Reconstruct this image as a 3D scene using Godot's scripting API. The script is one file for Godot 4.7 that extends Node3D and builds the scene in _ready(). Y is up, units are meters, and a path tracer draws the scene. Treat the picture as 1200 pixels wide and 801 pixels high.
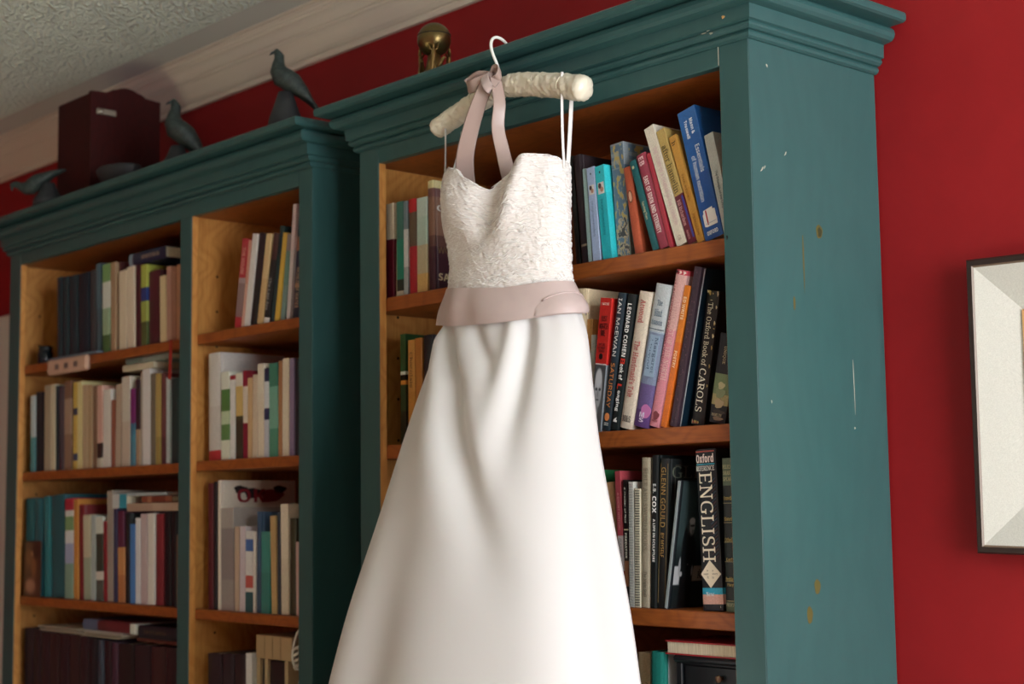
extends Node3D
# A wedding dress hung on a teal bookcase. Bookcase fronts lie along x, wall at z = 0, y is up.

const ZF := 0.38            # plane of the bookcase fronts
const TALL_L := -1.145      # body of the right-hand bookcase
const TALL_R := 0.0
const WIDE_L := -3.0        # body of the left-hand bookcase
const WIDE_R := -1.334

var M := {}                 # shared materials
var inks := {}
var used := {}
var rng := RandomNumberGenerator.new()

func _ready() -> void:
	rng.seed = 7
	setup_camera()
	setup_light()
	make_materials()
	build_room()
	build_bookcases()
	build_dress()
	build_hanger()
	build_ribbon()
	build_frame()
	build_ornaments()
	build_books()
	build_lying_things()

func setup_camera() -> void:
	var cam := Camera3D.new()
	cam.name = "camera"
	var yaw := 0.8377
	var pitch := 0.1061
	var roll := -0.0132
	var fwd := Vector3(-sin(yaw) * cos(pitch), sin(pitch), -cos(yaw) * cos(pitch))
	var rt := Vector3(cos(yaw), 0, -sin(yaw))
	var up := rt.cross(fwd)
	var rt2 := rt * cos(roll) + up * sin(roll)
	var up2 := up * cos(roll) - rt * sin(roll)
	cam.transform = Transform3D(Basis(rt2, up2, -fwd), Vector3(1.713, 1.281, 2.490))
	cam.keep_aspect = Camera3D.KEEP_HEIGHT
	cam.near = 0.05
	cam.far = 60.0
	var at := CameraAttributesPhysical.new()
	at.frustum_focal_length = 55.07
	at.frustum_focus_distance = 2.85
	at.frustum_near = 0.05
	at.frustum_far = 60.0
	at.exposure_aperture = 4.0
	cam.attributes = at
	add_child(cam, true)
	cam.fov = 24.584
	cam.current = true

func setup_light() -> void:
	var env := Environment.new()
	var sm := ProceduralSkyMaterial.new()
	sm.sky_top_color = Color(0.62, 0.72, 0.86)
	sm.sky_horizon_color = Color(0.86, 0.89, 0.92)
	sm.ground_horizon_color = Color(0.62, 0.63, 0.6)
	sm.ground_bottom_color = Color(0.35, 0.36, 0.32)
	sm.sun_angle_max = 1.0
	var sky := Sky.new()
	sky.sky_material = sm
	env.background_mode = Environment.BG_SKY
	env.sky = sky
	env.ambient_light_source = Environment.AMBIENT_SOURCE_DISABLED
	env.background_energy_multiplier = 1.0
	env.tonemap_mode = Environment.TONE_MAPPER_LINEAR
	env.tonemap_exposure = 1.0
	env.sdfgi_enabled = true
	env.ssao_enabled = true
	env.ssil_enabled = true
	var we := WorldEnvironment.new()
	we.name = "world_environment"
	we.environment = env
	add_child(we, true)
	# overcast daylight: a window near the bookcases in the right-hand wall, another far behind the viewer
	daylight("window_daylight", Vector3(2.985, 1.5, 1.27), Vector3(-1, 0, 0), Vector2(1.7, 1.7), 16.0)
	daylight("rear_window_daylight", Vector3(-1.2, 1.5, 4.585), Vector3(0, 0, -1), Vector2(2.2, 1.5), 0.1)
	# sun falling through the rear window on to the carpet, from where it lights the ceiling
	var sun := DirectionalLight3D.new()
	sun.name = "sun"
	sun.light_energy = 14.0
	sun.light_color = Color(0.98, 1.0, 0.95)
	sun.light_angular_distance = 0.6
	sun.shadow_enabled = true
	add_child(sun, true)
	sun.look_at_from_position(Vector3(0, 5, 9), Vector3(0, 5, 9) + Vector3(-0.12, -1.25, -1.0))

func daylight(called: String, at: Vector3, to: Vector3, size: Vector2, energy: float) -> void:
	var day := AreaLight3D.new()
	day.name = called
	day.area_size = size
	day.area_normalize_energy = true
	day.light_energy = energy
	day.light_color = Color(0.97, 0.985, 1.0)
	day.shadow_enabled = true
	day.area_range = 14.0
	day.area_attenuation = 2.0
	add_child(day, true)
	day.look_at_from_position(at, at + to)

# ---------------------------------------------------------------- materials
func mat(key: String, c: Color, rough := 0.7, metal := 0.0, spec := 0.5) -> StandardMaterial3D:
	var m := StandardMaterial3D.new()
	m.albedo_color = c
	m.roughness = rough
	m.metallic = metal
	m.metallic_specular = spec
	M[key] = m
	return m

func noise_image(w: int, h: int, sx: float, sy: float, sd: int, lo: Color, hi: Color, octaves := 4) -> ImageTexture:
	# tileable along both axes by cross-fading is not needed: the patterns are large
	var n := FastNoiseLite.new()
	n.seed = sd
	n.noise_type = FastNoiseLite.TYPE_SIMPLEX_SMOOTH
	n.frequency = 1.0
	n.fractal_octaves = octaves
	var im := Image.create(w, h, true, Image.FORMAT_RGB8)
	for y in h:
		for x in w:
			# wrap on a torus in x so the repeat does not show
			var a := TAU * x / w
			var b := TAU * y / h
			var v := n.get_noise_3d(cos(a) * sx, sin(a) * sx + cos(b) * sy, sin(b) * sy)
			im.set_pixel(x, y, lo.lerp(hi, clampf(v * 0.9 + 0.5, 0.0, 1.0)))
	im.generate_mipmaps()
	return ImageTexture.create_from_image(im)

func wood_image(along_v: bool, sd: int, dark: Color, light: Color) -> ImageTexture:
	var n := FastNoiseLite.new()
	n.seed = sd
	n.frequency = 1.0
	n.fractal_octaves = 4
	var n2 := FastNoiseLite.new()
	n2.seed = sd + 5
	n2.frequency = 1.0
	n2.fractal_octaves = 2
	var im := Image.create(384, 384, true, Image.FORMAT_RGB8)
	for y in 384:
		for x in 384:
			var u: float = (x if along_v else y) / 384.0   # across the grain
			var v: float = (y if along_v else x) / 384.0   # along the grain
			var b := TAU * v
			var warp := n2.get_noise_3d(u * 2.2, cos(b) * 0.35, sin(b) * 0.35)
			var ring := sin((u * 9.0 + warp * 2.6) * TAU) * 0.5 + 0.5
			var fine := n.get_noise_3d(u * 60.0, cos(b) * 0.7, sin(b) * 0.7)
			var k := clampf(0.62 - 0.28 * pow(ring, 2.0) + fine * 0.35, 0.0, 1.0)
			im.set_pixel(x, y, dark.lerp(light, k))
	im.generate_mipmaps()
	return ImageTexture.create_from_image(im)

func noise_normal(freq: float, strength: float, size := 512, octaves := 4) -> NoiseTexture2D:
	var n := FastNoiseLite.new()
	n.seed = 11
	n.noise_type = FastNoiseLite.TYPE_SIMPLEX_SMOOTH
	n.frequency = freq
	n.fractal_octaves = octaves
	var t := NoiseTexture2D.new()
	t.width = size
	t.height = size
	t.seamless = true
	t.noise = n
	t.as_normal_map = true
	t.bump_strength = strength
	return t

func triplanar(m: StandardMaterial3D, scale: float, world := false) -> void:
	m.uv1_triplanar = true
	m.uv1_world_triplanar = world
	m.uv1_scale = Vector3.ONE * scale
	m.uv1_triplanar_sharpness = 6.0

func make_materials() -> void:
	# teal paint over pine: faint brush streaks and slightly patchy colour
	var teal := mat("teal", Color(1, 1, 1), 0.42, 0.0, 0.5)
	teal.albedo_texture = noise_image(256, 512, 3.0, 0.8, 3, Color(0.178, 0.322, 0.319), Color(0.192, 0.338, 0.334))
	teal.normal_enabled = true
	teal.normal_texture = noise_normal(0.02, 1.4)
	teal.normal_scale = 0.08
	triplanar(teal, 1.6)
	var pine := Color(0.86, 0.63, 0.33)
	var pine_d := Color(0.70, 0.44, 0.19)
	for k in [["pine_upright", true], ["pine_level", false]]:
		var m := mat(k[0], Color.WHITE, 0.5)
		m.albedo_texture = wood_image(k[1], 21, pine_d, pine)
		triplanar(m, 2.6)
	var sw := mat("shelf_wood", Color.WHITE, 0.45)
	sw.albedo_texture = wood_image(false, 33, Color(0.47, 0.235, 0.085), Color(0.65, 0.36, 0.14))
	triplanar(sw, 2.6)
	var red := mat("red_paint", Color.WHITE, 0.62, 0.0, 0.4)
	red.albedo_texture = noise_image(256, 256, 1.2, 1.2, 8, Color(0.558, 0.078, 0.094), Color(0.58, 0.086, 0.102), 5)
	red.normal_enabled = true
	red.normal_texture = noise_normal(0.06, 1.2)
	red.normal_scale = 0.10
	triplanar(red, 1.5, true)
	var ceil := mat("popcorn", Color(0.91, 0.945, 0.895), 0.95, 0.0, 0.2)
	ceil.heightmap_enabled = true
	var pn := FastNoiseLite.new()
	pn.seed = 4
	pn.noise_type = FastNoiseLite.TYPE_CELLULAR
	pn.frequency = 0.13
	pn.fractal_octaves = 2
	var pt := NoiseTexture2D.new()
	pt.width = 512
	pt.height = 512
	pt.seamless = true
	pt.noise = pn
	ceil.heightmap_texture = pt
	ceil.heightmap_scale = 2.4
	triplanar(ceil, 1.0, true)
	mat("ceiling_flat", Color(0.80, 0.80, 0.775), 0.8)
	mat("trim_paint", Color(0.86, 0.82, 0.76), 0.45)
	var fl := mat("carpet", Color.WHITE, 0.95)
	fl.albedo_texture = noise_image(256, 256, 8.0, 8.0, 51, Color(0.70, 0.66, 0.58), Color(0.80, 0.76, 0.68))
	triplanar(fl, 1.2, true)
	mat("cream_wall", Color(0.83, 0.81, 0.76), 0.8)
	mat("white_paint", Color(0.86, 0.85, 0.82), 0.5)
	var gl := mat("glass", Color(0.95, 0.97, 0.97, 0.06), 0.02)
	gl.transparency = BaseMaterial3D.TRANSPARENCY_ALPHA
	# book covers: colour comes from the vertices, the grain from a fine pattern
	var grain := noise_image(256, 256, 9.0, 9.0, 15, Color(0.86, 0.86, 0.86), Color(1, 1, 1), 5)
	for k in [["cover_gloss", 0.3], ["cover_paper", 0.5], ["cover_cloth", 0.8]]:
		var m := mat(k[0], Color.WHITE, k[1])
		m.vertex_color_use_as_albedo = true
		m.albedo_texture = grain
		triplanar(m, 7.0)
	var pg := mat("page_block", Color.WHITE, 0.9, 0.0, 0.2)
	pg.albedo_texture = noise_image(256, 64, 14.0, 0.3, 19, Color(0.74, 0.69, 0.58), Color(0.90, 0.86, 0.76), 3)
	triplanar(pg, 12.0)
	# dress
	var satin := mat("white_satin", Color(0.815, 0.805, 0.795), 0.5, 0.0, 0.35)
	satin.rim_enabled = true
	satin.rim = 0.25
	satin.normal_enabled = true
	satin.normal_texture = noise_normal(0.25, 1.0, 256)
	satin.normal_scale = 0.05
	triplanar(satin, 8.0)
	var lace := mat("lace", Color.WHITE, 0.8, 0.0, 0.3)
	lace.albedo_texture = noise_image(512, 512, 5.0, 14.0, 27, Color(0.79, 0.755, 0.73), Color(0.95, 0.94, 0.925), 5)
	lace.normal_enabled = true
	lace.normal_texture = noise_normal(0.05, 3.0, 512, 4)
	lace.normal_scale = 0.3
	lace.rim_enabled = true
	lace.rim = 0.4
	triplanar(lace, 5.0)
	lace.uv1_scale = Vector3(2.5, 7.0, 2.5)
	mat("lace_thread", Color(0.95, 0.94, 0.925), 0.6)
	var sash := mat("taupe_satin", Color(0.74, 0.665, 0.645), 0.4, 0.0, 0.45)
	sash.rim_enabled = true
	sash.rim = 0.3
	mat("taupe_ribbon", Color(0.66, 0.57, 0.535), 0.36)
	mat("ivory_satin", Color(0.86, 0.83, 0.75), 0.36)
	mat("white_cord", Color(0.88, 0.87, 0.85), 0.6)
	mat("white_wire", Color(0.9, 0.9, 0.87), 0.25)
	# ornaments
	var br := mat("brass", Color(0.46, 0.39, 0.24), 0.32, 0.9)
	br.normal_enabled = true
	br.normal_texture = noise_normal(0.03, 2.0, 256)
	br.normal_scale = 0.15
	triplanar(br, 6.0)
	mat("old_brass", Color(0.52, 0.42, 0.25), 0.4, 0.85)
	var bronze := mat("verdigris", Color.WHITE, 0.55, 0.25)
	bronze.albedo_texture = noise_image(256, 256, 3.0, 3.0, 41, Color(0.13, 0.17, 0.165), Color(0.25, 0.29, 0.27), 5)
	triplanar(bronze, 6.0)
	var mah := mat("mahogany", Color.WHITE, 0.6, 0.0, 0.3)
	mah.albedo_texture = wood_image(true, 61, Color(0.17, 0.035, 0.032), Color(0.26, 0.055, 0.05))
	triplanar(mah, 3.0)
	mat("steel", Color(0.7, 0.68, 0.63), 0.3, 0.9)
	mat("dark_slate", Color(0.16, 0.17, 0.18), 0.6)
	mat("black_paint", Color(0.075, 0.09, 0.105), 0.4)
	mat("knob_wood", Color(0.42, 0.31, 0.22), 0.4)
	# picture
	mat("frame_wood", Color(0.17, 0.115, 0.095), 0.4)
	mat("frame_rim", Color(0.44, 0.36, 0.29), 0.4)
	var lin := mat("linen", Color.WHITE, 0.9)
	lin.albedo_texture = noise_image(256, 256, 22.0, 22.0, 71, Color(0.75, 0.74, 0.70), Color(0.83, 0.82, 0.78), 3)
	triplanar(lin, 4.0)
	mat("gilt", Color(0.80, 0.62, 0.40), 0.35, 0.6)
	mat("print_paper", Color(0.86, 0.80, 0.70), 0.8)
	mat("knot_brown", Color(0.33, 0.31, 0.15), 0.5)
	mat("knot_dark", Color(0.19, 0.20, 0.11), 0.5)
	mat("bare_chip", Color(0.62, 0.62, 0.56), 0.8)
	mat("bare_wood_chip", Color(0.75, 0.58, 0.36), 0.8)
	mat("hole_dark", Color(0.06, 0.045, 0.03), 0.9)

func ink(hexcol: String, rough := 0.5) -> StandardMaterial3D:
	if not inks.has(hexcol):
		var m := StandardMaterial3D.new()
		m.albedo_color = Color.html(hexcol)
		m.roughness = rough
		inks[hexcol] = m
	return inks[hexcol]

# ---------------------------------------------------------------- helpers
func numbered(called: String) -> String:
	if not used.has(called):
		used[called] = 0
		return called
	used[called] += 1
	return "%s_%03d" % [called, used[called]]

func thing(called: String, label: String, category: String, at := Vector3.ZERO, group := "") -> Node3D:
	var o := Node3D.new()
	o.name = numbered(called)
	add_child(o, true)
	o.position = at
	o.set_meta("label", label)
	o.set_meta("category", category)
	if group != "":
		o.set_meta("group", group)
	return o

func part(called: String, mesh: Mesh, material: Material, parent: Node, at := Vector3.ZERO) -> MeshInstance3D:
	var o := MeshInstance3D.new()
	o.name = called
	o.mesh = mesh
	o.material_override = material
	o.position = at
	o.cast_shadow = GeometryInstance3D.SHADOW_CASTING_SETTING_ON
	parent.add_child(o, true)
	return o

func structure(called: String, mesh: Mesh, material: Material, label: String) -> MeshInstance3D:
	var o := part(called, mesh, material, self)
	o.set_meta("kind", "structure")
	o.set_meta("label", label)
	return o

func stool() -> SurfaceTool:
	var st := SurfaceTool.new()
	st.begin(Mesh.PRIMITIVE_TRIANGLES)
	st.set_smooth_group(-1)
	return st

func done(st: SurfaceTool, smooth := false) -> ArrayMesh:
	if smooth:
		st.index()
	st.generate_normals()
	return st.commit()

# a triangle turned so that its front looks away from `inside`
func tri(st: SurfaceTool, a: Vector3, b: Vector3, c: Vector3, inside: Vector3) -> void:
	var n := (b - a).cross(c - a)
	if n.dot((a + b + c) / 3.0 - inside) > 0.0:
		st.add_vertex(a); st.add_vertex(c); st.add_vertex(b)
	else:
		st.add_vertex(a); st.add_vertex(b); st.add_vertex(c)

func quad(st: SurfaceTool, a: Vector3, b: Vector3, c: Vector3, d: Vector3, inside: Vector3) -> void:
	tri(st, a, b, c, inside)
	tri(st, a, c, d, inside)

# box with chamfered edges
func add_box(st: SurfaceTool, lo: Vector3, hi: Vector3, e := 0.0) -> void:
	var c := (lo + hi) / 2.0
	var h := (hi - lo) / 2.0
	e = minf(e, minf(h.x, minf(h.y, h.z)) * 0.9)
	if e <= 0.0:
		for ax in 3:
			for s in [-1.0, 1.0]:
				var q := []
				for p in [[-1, -1], [1, -1], [1, 1], [-1, 1]]:
					var v := Vector3.ZERO
					v[ax] = s * h[ax]
					v[(ax + 1) % 3] = p[0] * h[(ax + 1) % 3]
					v[(ax + 2) % 3] = p[1] * h[(ax + 2) % 3]
					q.append(c + v)
				quad(st, q[0], q[1], q[2], q[3], c)
		return
	var f := func(sx: float, sy: float, sz: float, ax: int) -> Vector3:
		var s := Vector3(sx, sy, sz)
		var v := s * (h - Vector3.ONE * e)
		v[ax] = s[ax] * h[ax]
		return c + v
	for ax in 3:
		var a1 := (ax + 1) % 3
		var a2 := (ax + 2) % 3
		for s in [-1.0, 1.0]:
			var q := []
			for p in [[-1, -1], [1, -1], [1, 1], [-1, 1]]:
				var g := Vector3.ZERO
				g[ax] = s; g[a1] = p[0]; g[a2] = p[1]
				q.append(f.call(g.x, g.y, g.z, ax))
			quad(st, q[0], q[1], q[2], q[3], c)
		# the four edges running along ax
		for s1 in [-1.0, 1.0]:
			for s2 in [-1.0, 1.0]:
				var g := Vector3.ZERO
				g[a1] = s1; g[a2] = s2
				var g0 := g; g0[ax] = -1.0
				var g1 := g; g1[ax] = 1.0
				quad(st, f.call(g0.x, g0.y, g0.z, a1), f.call(g1.x, g1.y, g1.z, a1), f.call(g1.x, g1.y, g1.z, a2), f.call(g0.x, g0.y, g0.z, a2), c)
	for sx in [-1.0, 1.0]:
		for sy in [-1.0, 1.0]:
			for sz in [-1.0, 1.0]:
				tri(st, f.call(sx, sy, sz, 0), f.call(sx, sy, sz, 1), f.call(sx, sy, sz, 2), c)

func box(lo: Vector3, hi: Vector3, e := 0.0) -> ArrayMesh:
	var st := stool()
	add_box(st, lo, hi, e)
	return done(st)

# tube along a path with a radius per point
func add_tube(st: SurfaceTool, pts: Array, rad: Array, sides := 10, squash := 1.0) -> void:
	var rings := []
	var n := pts.size()
	var prev := Vector3.ZERO
	for i in n:
		var t: Vector3 = (pts[mini(i + 1, n - 1)] - pts[maxi(i - 1, 0)]).normalized()
		var u: Vector3
		if i == 0:
			u = t.cross(Vector3.UP if absf(t.y) < 0.9 else Vector3.RIGHT).normalized()
		else:
			u = (prev - t * prev.dot(t)).normalized()
		prev = u
		var w := t.cross(u)
		var ring := []
		for k in sides:
			var a := TAU * k / sides
			ring.append(pts[i] + (u * cos(a) + w * sin(a) * squash) * rad[i])
		rings.append(ring)
	for i in n - 1:
		var mid: Vector3 = (pts[i] + pts[i + 1]) / 2.0
		for k in sides:
			var k2 := (k + 1) % sides
			quad(st, rings[i][k], rings[i][k2], rings[i + 1][k2], rings[i + 1][k], mid)
	for k in sides:
		var k2 := (k + 1) % sides
		tri(st, rings[0][k], rings[0][k2], pts[0], pts[1])
		tri(st, rings[n - 1][k], rings[n - 1][k2], pts[n - 1], pts[n - 2])

func tube(pts: Array, rad: Array, sides := 10, squash := 1.0) -> ArrayMesh:
	var st := stool()
	st.set_smooth_group(0)
	add_tube(st, pts, rad, sides, squash)
	return done(st, true)

# body of revolution about y: profile of (radius, height)
func lathe(profile: Array, seg := 24) -> ArrayMesh:
	var st := stool()
	st.set_smooth_group(0)
	add_lathe(st, profile, seg, Vector3.ZERO)
	return done(st, true)

func add_lathe(st: SurfaceTool, profile: Array, seg: int, at: Vector3) -> void:
	for i in profile.size() - 1:
		var p: Vector2 = profile[i]
		var q: Vector2 = profile[i + 1]
		var d := (q - p).normalized()
		var inward := Vector2(d.y, -d.x) * -0.002   # left of the direction of travel
		for k in seg:
			var a := TAU * k / seg
			var b := TAU * (k + 1) / seg
			var A := at + Vector3(p.x * cos(a), p.y, p.x * sin(a))
			var B := at + Vector3(p.x * cos(b), p.y, p.x * sin(b))
			var C := at + Vector3(q.x * cos(b), q.y, q.x * sin(b))
			var D := at + Vector3(q.x * cos(a), q.y, q.x * sin(a))
			var m := (p + q) / 2.0 + inward
			var ins := at + Vector3(m.x * cos((a + b) / 2), m.y, m.x * sin((a + b) / 2))
			if p.x > 1e-6:
				tri(st, A, B, C, ins)
			if q.x > 1e-6:
				tri(st, A, C, D, ins)

# closed outline in the xy plane, pushed from z0 to z1
func add_prism(st: SurfaceTool, outline: PackedVector2Array, z0: float, z1: float) -> void:
	var idx := Geometry2D.triangulate_polygon(outline)
	for i in range(0, idx.size(), 3):
		var a := outline[idx[i]]
		var b := outline[idx[i + 1]]
		var c := outline[idx[i + 2]]
		tri(st, Vector3(a.x, a.y, z1), Vector3(b.x, b.y, z1), Vector3(c.x, c.y, z1), Vector3(a.x, a.y, z0))
		tri(st, Vector3(a.x, a.y, z0), Vector3(b.x, b.y, z0), Vector3(c.x, c.y, z0), Vector3(a.x, a.y, z1))
	var cw := Geometry2D.is_polygon_clockwise(outline)
	for i in outline.size():
		var p := outline[i]
		var q := outline[(i + 1) % outline.size()]
		var d := (q - p).normalized()
		var nrm := Vector2(d.y, -d.x) if not cw else Vector2(-d.y, d.x)
		var m := (p + q) / 2.0 - nrm * 0.001
		quad(st, Vector3(p.x, p.y, z0), Vector3(q.x, q.y, z0), Vector3(q.x, q.y, z1), Vector3(p.x, p.y, z1), Vector3(m.x, m.y, (z0 + z1) / 2))

func prism(outline: PackedVector2Array, z0: float, z1: float) -> ArrayMesh:
	var st := stool()
	add_prism(st, outline, z0, z1)
	return done(st)

func ellipse(rx: float, ry: float, n := 20, wob := 0.0) -> PackedVector2Array:
	var o := PackedVector2Array()
	for k in n:
		var a := TAU * k / n
		var r := 1.0 + wob * sin(a * 3.0 + 1.0) + wob * 0.7 * sin(a * 5.0)
		o.append(Vector2(cos(a) * rx, sin(a) * ry) * r)
	return o

# ---------------------------------------------------------------- room
# a 0.2 m thick wall at `at` on axis `ax` (0 = x, 2 = z), from a0 to a1, with an opening w0..w1 by y0..y1
func window_wall(st: SurfaceTool, ax: int, at: float, a0: float, a1: float, w0: float, w1: float, y0: float, y1: float, top: float) -> void:
	for q in [[a0, w0, 0.0, top], [w1, a1, 0.0, top], [w0, w1, 0.0, y0], [w0, w1, y1, top]]:
		if ax == 0:
			add_box(st, Vector3(at, q[2], q[0]), Vector3(at + 0.2, q[3], q[1]))
		else:
			add_box(st, Vector3(q[0], q[2], at), Vector3(q[1], q[3], at + 0.2))

func window_unit(called: String, label: String, ax: int, at: float, w0: float, w1: float, y0: float, y1: float) -> void:
	var st := stool()
	var f := func(a: float, b: float, c: float, d: float, n0: float, n1: float, e: float, s2: SurfaceTool) -> void:
		if ax == 0:
			add_box(s2, Vector3(at + n0, c, a), Vector3(at + n1, d, b), e)
		else:
			add_box(s2, Vector3(a, c, at + n0), Vector3(b, d, at + n1), e)
	var m := (w0 + w1) / 2
	for q in [[w0, w1, y0, y0 + 0.06], [w0, w1, y1 - 0.06, y1], [w0, w0 + 0.06, y0, y1], [w1 - 0.06, w1, y0, y1], [m - 0.03, m + 0.03, y0, y1]]:
		f.call(q[0], q[1], q[2], q[3], 0.08, 0.14, 0.004, st)
	var win := structure(called, done(st), M.white_paint, label)
	for q in [[w0 + 0.06, m - 0.03], [m + 0.03, w1 - 0.06]]:
		st = stool()
		f.call(q[0], q[1], y0 + 0.06, y1 - 0.06, 0.105, 0.111, 0.0, st)
		part("pane", done(st), M.glass, win)
	st = stool()
	f.call(w0 - 0.05, w1 + 0.05, y0 - 0.03, y0, -0.05, 0.14, 0.005, st)
	part("sill", done(st), M.white_paint, win)

func build_room() -> void:
	var xl := -5.0
	var xr := 3.0
	var zb := 4.6
	var top := 2.67
	structure("floor", box(Vector3(xl - 0.2, -0.2, -0.2), Vector3(xr + 0.2, 0, zb + 0.2)), M.carpet, "beige carpeted floor")
	structure("ceiling", box(Vector3(xl - 0.2, top, -0.2), Vector3(xr + 0.2, top + 0.2, zb + 0.2)), M.ceiling_flat, "smooth pale border of the ceiling next to the crown moulding")
	structure("ceiling_001", box(Vector3(xl + 0.2, top - 0.006, 0.21), Vector3(xr - 0.1, top, zb - 0.1)), M.popcorn, "rough textured grey-white ceiling")
	structure("wall_back", box(Vector3(xl - 0.2, 0, -0.2), Vector3(xr + 0.2, top, 0)), M.red_paint, "deep red painted wall behind the bookcases")
	structure("wall_left", box(Vector3(xl - 0.2, 0, 0), Vector3(xl, top, zb)), M.red_paint, "red wall at the far left end of the room")
	# right wall and front wall, each with a window opening
	var st := stool()
	window_wall(st, 0, xr, 0.0, zb, 0.4, 2.14, 0.6, 2.35, top)
	structure("wall_right", done(st), M.red_paint, "red wall with the window nearest the bookcases")
	window_unit("window_1", "white framed window in the right wall", 0, xr, 0.4, 2.14, 0.6, 2.35)
	st = stool()
	window_wall(st, 2, zb, xl - 0.2, xr + 0.2, -2.3, -0.1, 0.75, 2.25, top)
	structure("wall_front", done(st), M.red_paint, "red wall behind the viewer")
	window_unit("window_2", "wide white framed window in the wall behind the viewer", 2, zb, -2.3, -0.1, 0.75, 2.25)
	# crown moulding along the back wall
	var pr := [Vector2(0, 2.540), Vector2(0.012, 2.540), Vector2(0.014, 2.548), Vector2(0.012, 2.556), Vector2(0.018, 2.558), Vector2(0.026, 2.566), Vector2(0.034, 2.578), Vector2(0.042, 2.592), Vector2(0.050, 2.602), Vector2(0.056, 2.606), Vector2(0.056, 2.612), Vector2(0.062, 2.613), Vector2(0.068, 2.620), Vector2(0.074, 2.630), Vector2(0.082, 2.637), Vector2(0.088, 2.639), Vector2(0.088, 2.646), Vector2(0.094, 2.647), Vector2(0.098, 2.651), Vector2(0.098, 2.659), Vector2(0.094, 2.663), Vector2(0.104, 2.664), Vector2(0.104, 2.669), Vector2(0, 2.669)]
	st = stool()
	for i in pr.size():
		var a: Vector2 = pr[i]
		var b: Vector2 = pr[(i + 1) % pr.size()]
		quad(st, Vector3(xl, a.y, a.x), Vector3(xr, a.y, a.x), Vector3(xr, b.y, b.x), Vector3(xl, b.y, b.x), Vector3(0, 2.64, 0.02))
	structure("trim_1", done(st), M.trim_paint, "cream crown moulding between the red wall and the ceiling")
	structure("baseboard_back", box(Vector3(xl, 0, 0), Vector3(xr, 0.12, 0.015), 0.004), M.trim_paint, "cream baseboard along the back wall")
	# doorway at the far left
	st = stool()
	add_box(st, Vector3(-3.88, 0, 0), Vector3(-3.79, 2.02, 0.022), 0.004)
	add_box(st, Vector3(-4.80, 0, 0), Vector3(-4.71, 2.02, 0.022), 0.004)
	add_box(st, Vector3(-4.80, 1.93, 0), Vector3(-3.79, 2.02, 0.024), 0.004)
	var dr := structure("door_1", done(st), M.white_paint, "white door casing beyond the left bookcase")
	part("door_leaf", box(Vector3(-4.71, 0.01, 0.0), Vector3(-3.88, 1.93, 0.012), 0.003), M.white_paint, dr)
	part("handle", tube([Vector3(-3.95, 1.0, 0.012), Vector3(-3.95, 1.0, 0.05), Vector3(-4.05, 1.0, 0.055)], [0.009, 0.009, 0.008]), M.steel, dr)

# ---------------------------------------------------------------- bookcases
func cornice_profile() -> Array:
	var p := [Vector2(0, 2.098), Vector2(0.004, 2.098), Vector2(0.009, 2.101), Vector2(0.011, 2.106), Vector2(0.009, 2.110), Vector2(0.007, 2.112), Vector2(0.013, 2.113), Vector2(0.018, 2.117), Vector2(0.019, 2.121), Vector2(0.017, 2.125), Vector2(0.023, 2.127), Vector2(0.024, 2.152)]
	# half-round below the cap
	for k in 7:
		var a := -PI / 2 + PI * k / 6.0
		p.append(Vector2(0.036 + 0.014 * cos(a), 2.168 + 0.0145 * sin(a)))
	p.append_array([Vector2(0.046, 2.184), Vector2(0.070, 2.185), Vector2(0.075, 2.188), Vector2(0.076, 2.196), Vector2(0.075, 2.202), Vector2(0.071, 2.205), Vector2(0.02, 2.205), Vector2(0.0, 2.205)])
	return p

func cornice(x0: float, x1: float, right := 1.0) -> ArrayMesh:
	var st := stool()
	var pr := cornice_profile()
	var zb := 0.004
	for i in pr.size() - 1:
		var a: Vector2 = pr[i]
		var b: Vector2 = pr[i + 1]
		var c := Vector3((x0 + x1) / 2, (a.y + b.y) / 2, ZF / 2)
		if absf(a.y - b.y) < 0.004 and a.x > b.x:
			c.y -= 0.1
		elif absf(a.y - b.y) < 0.0015:
			c.y += 0.1
		var path := func(p: Vector2) -> Array:
			return [Vector3(x0 - p.x, p.y, zb), Vector3(x0 - p.x, p.y, ZF + p.x), Vector3(x1 + p.x * right, p.y, ZF + p.x), Vector3(x1 + p.x * right, p.y, zb)]
		var A: Array = path.call(a)
		var B: Array = path.call(b)
		for k in 3:
			quad(st, A[k], A[k + 1], B[k + 1], B[k], c)
	return done(st)

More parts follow.
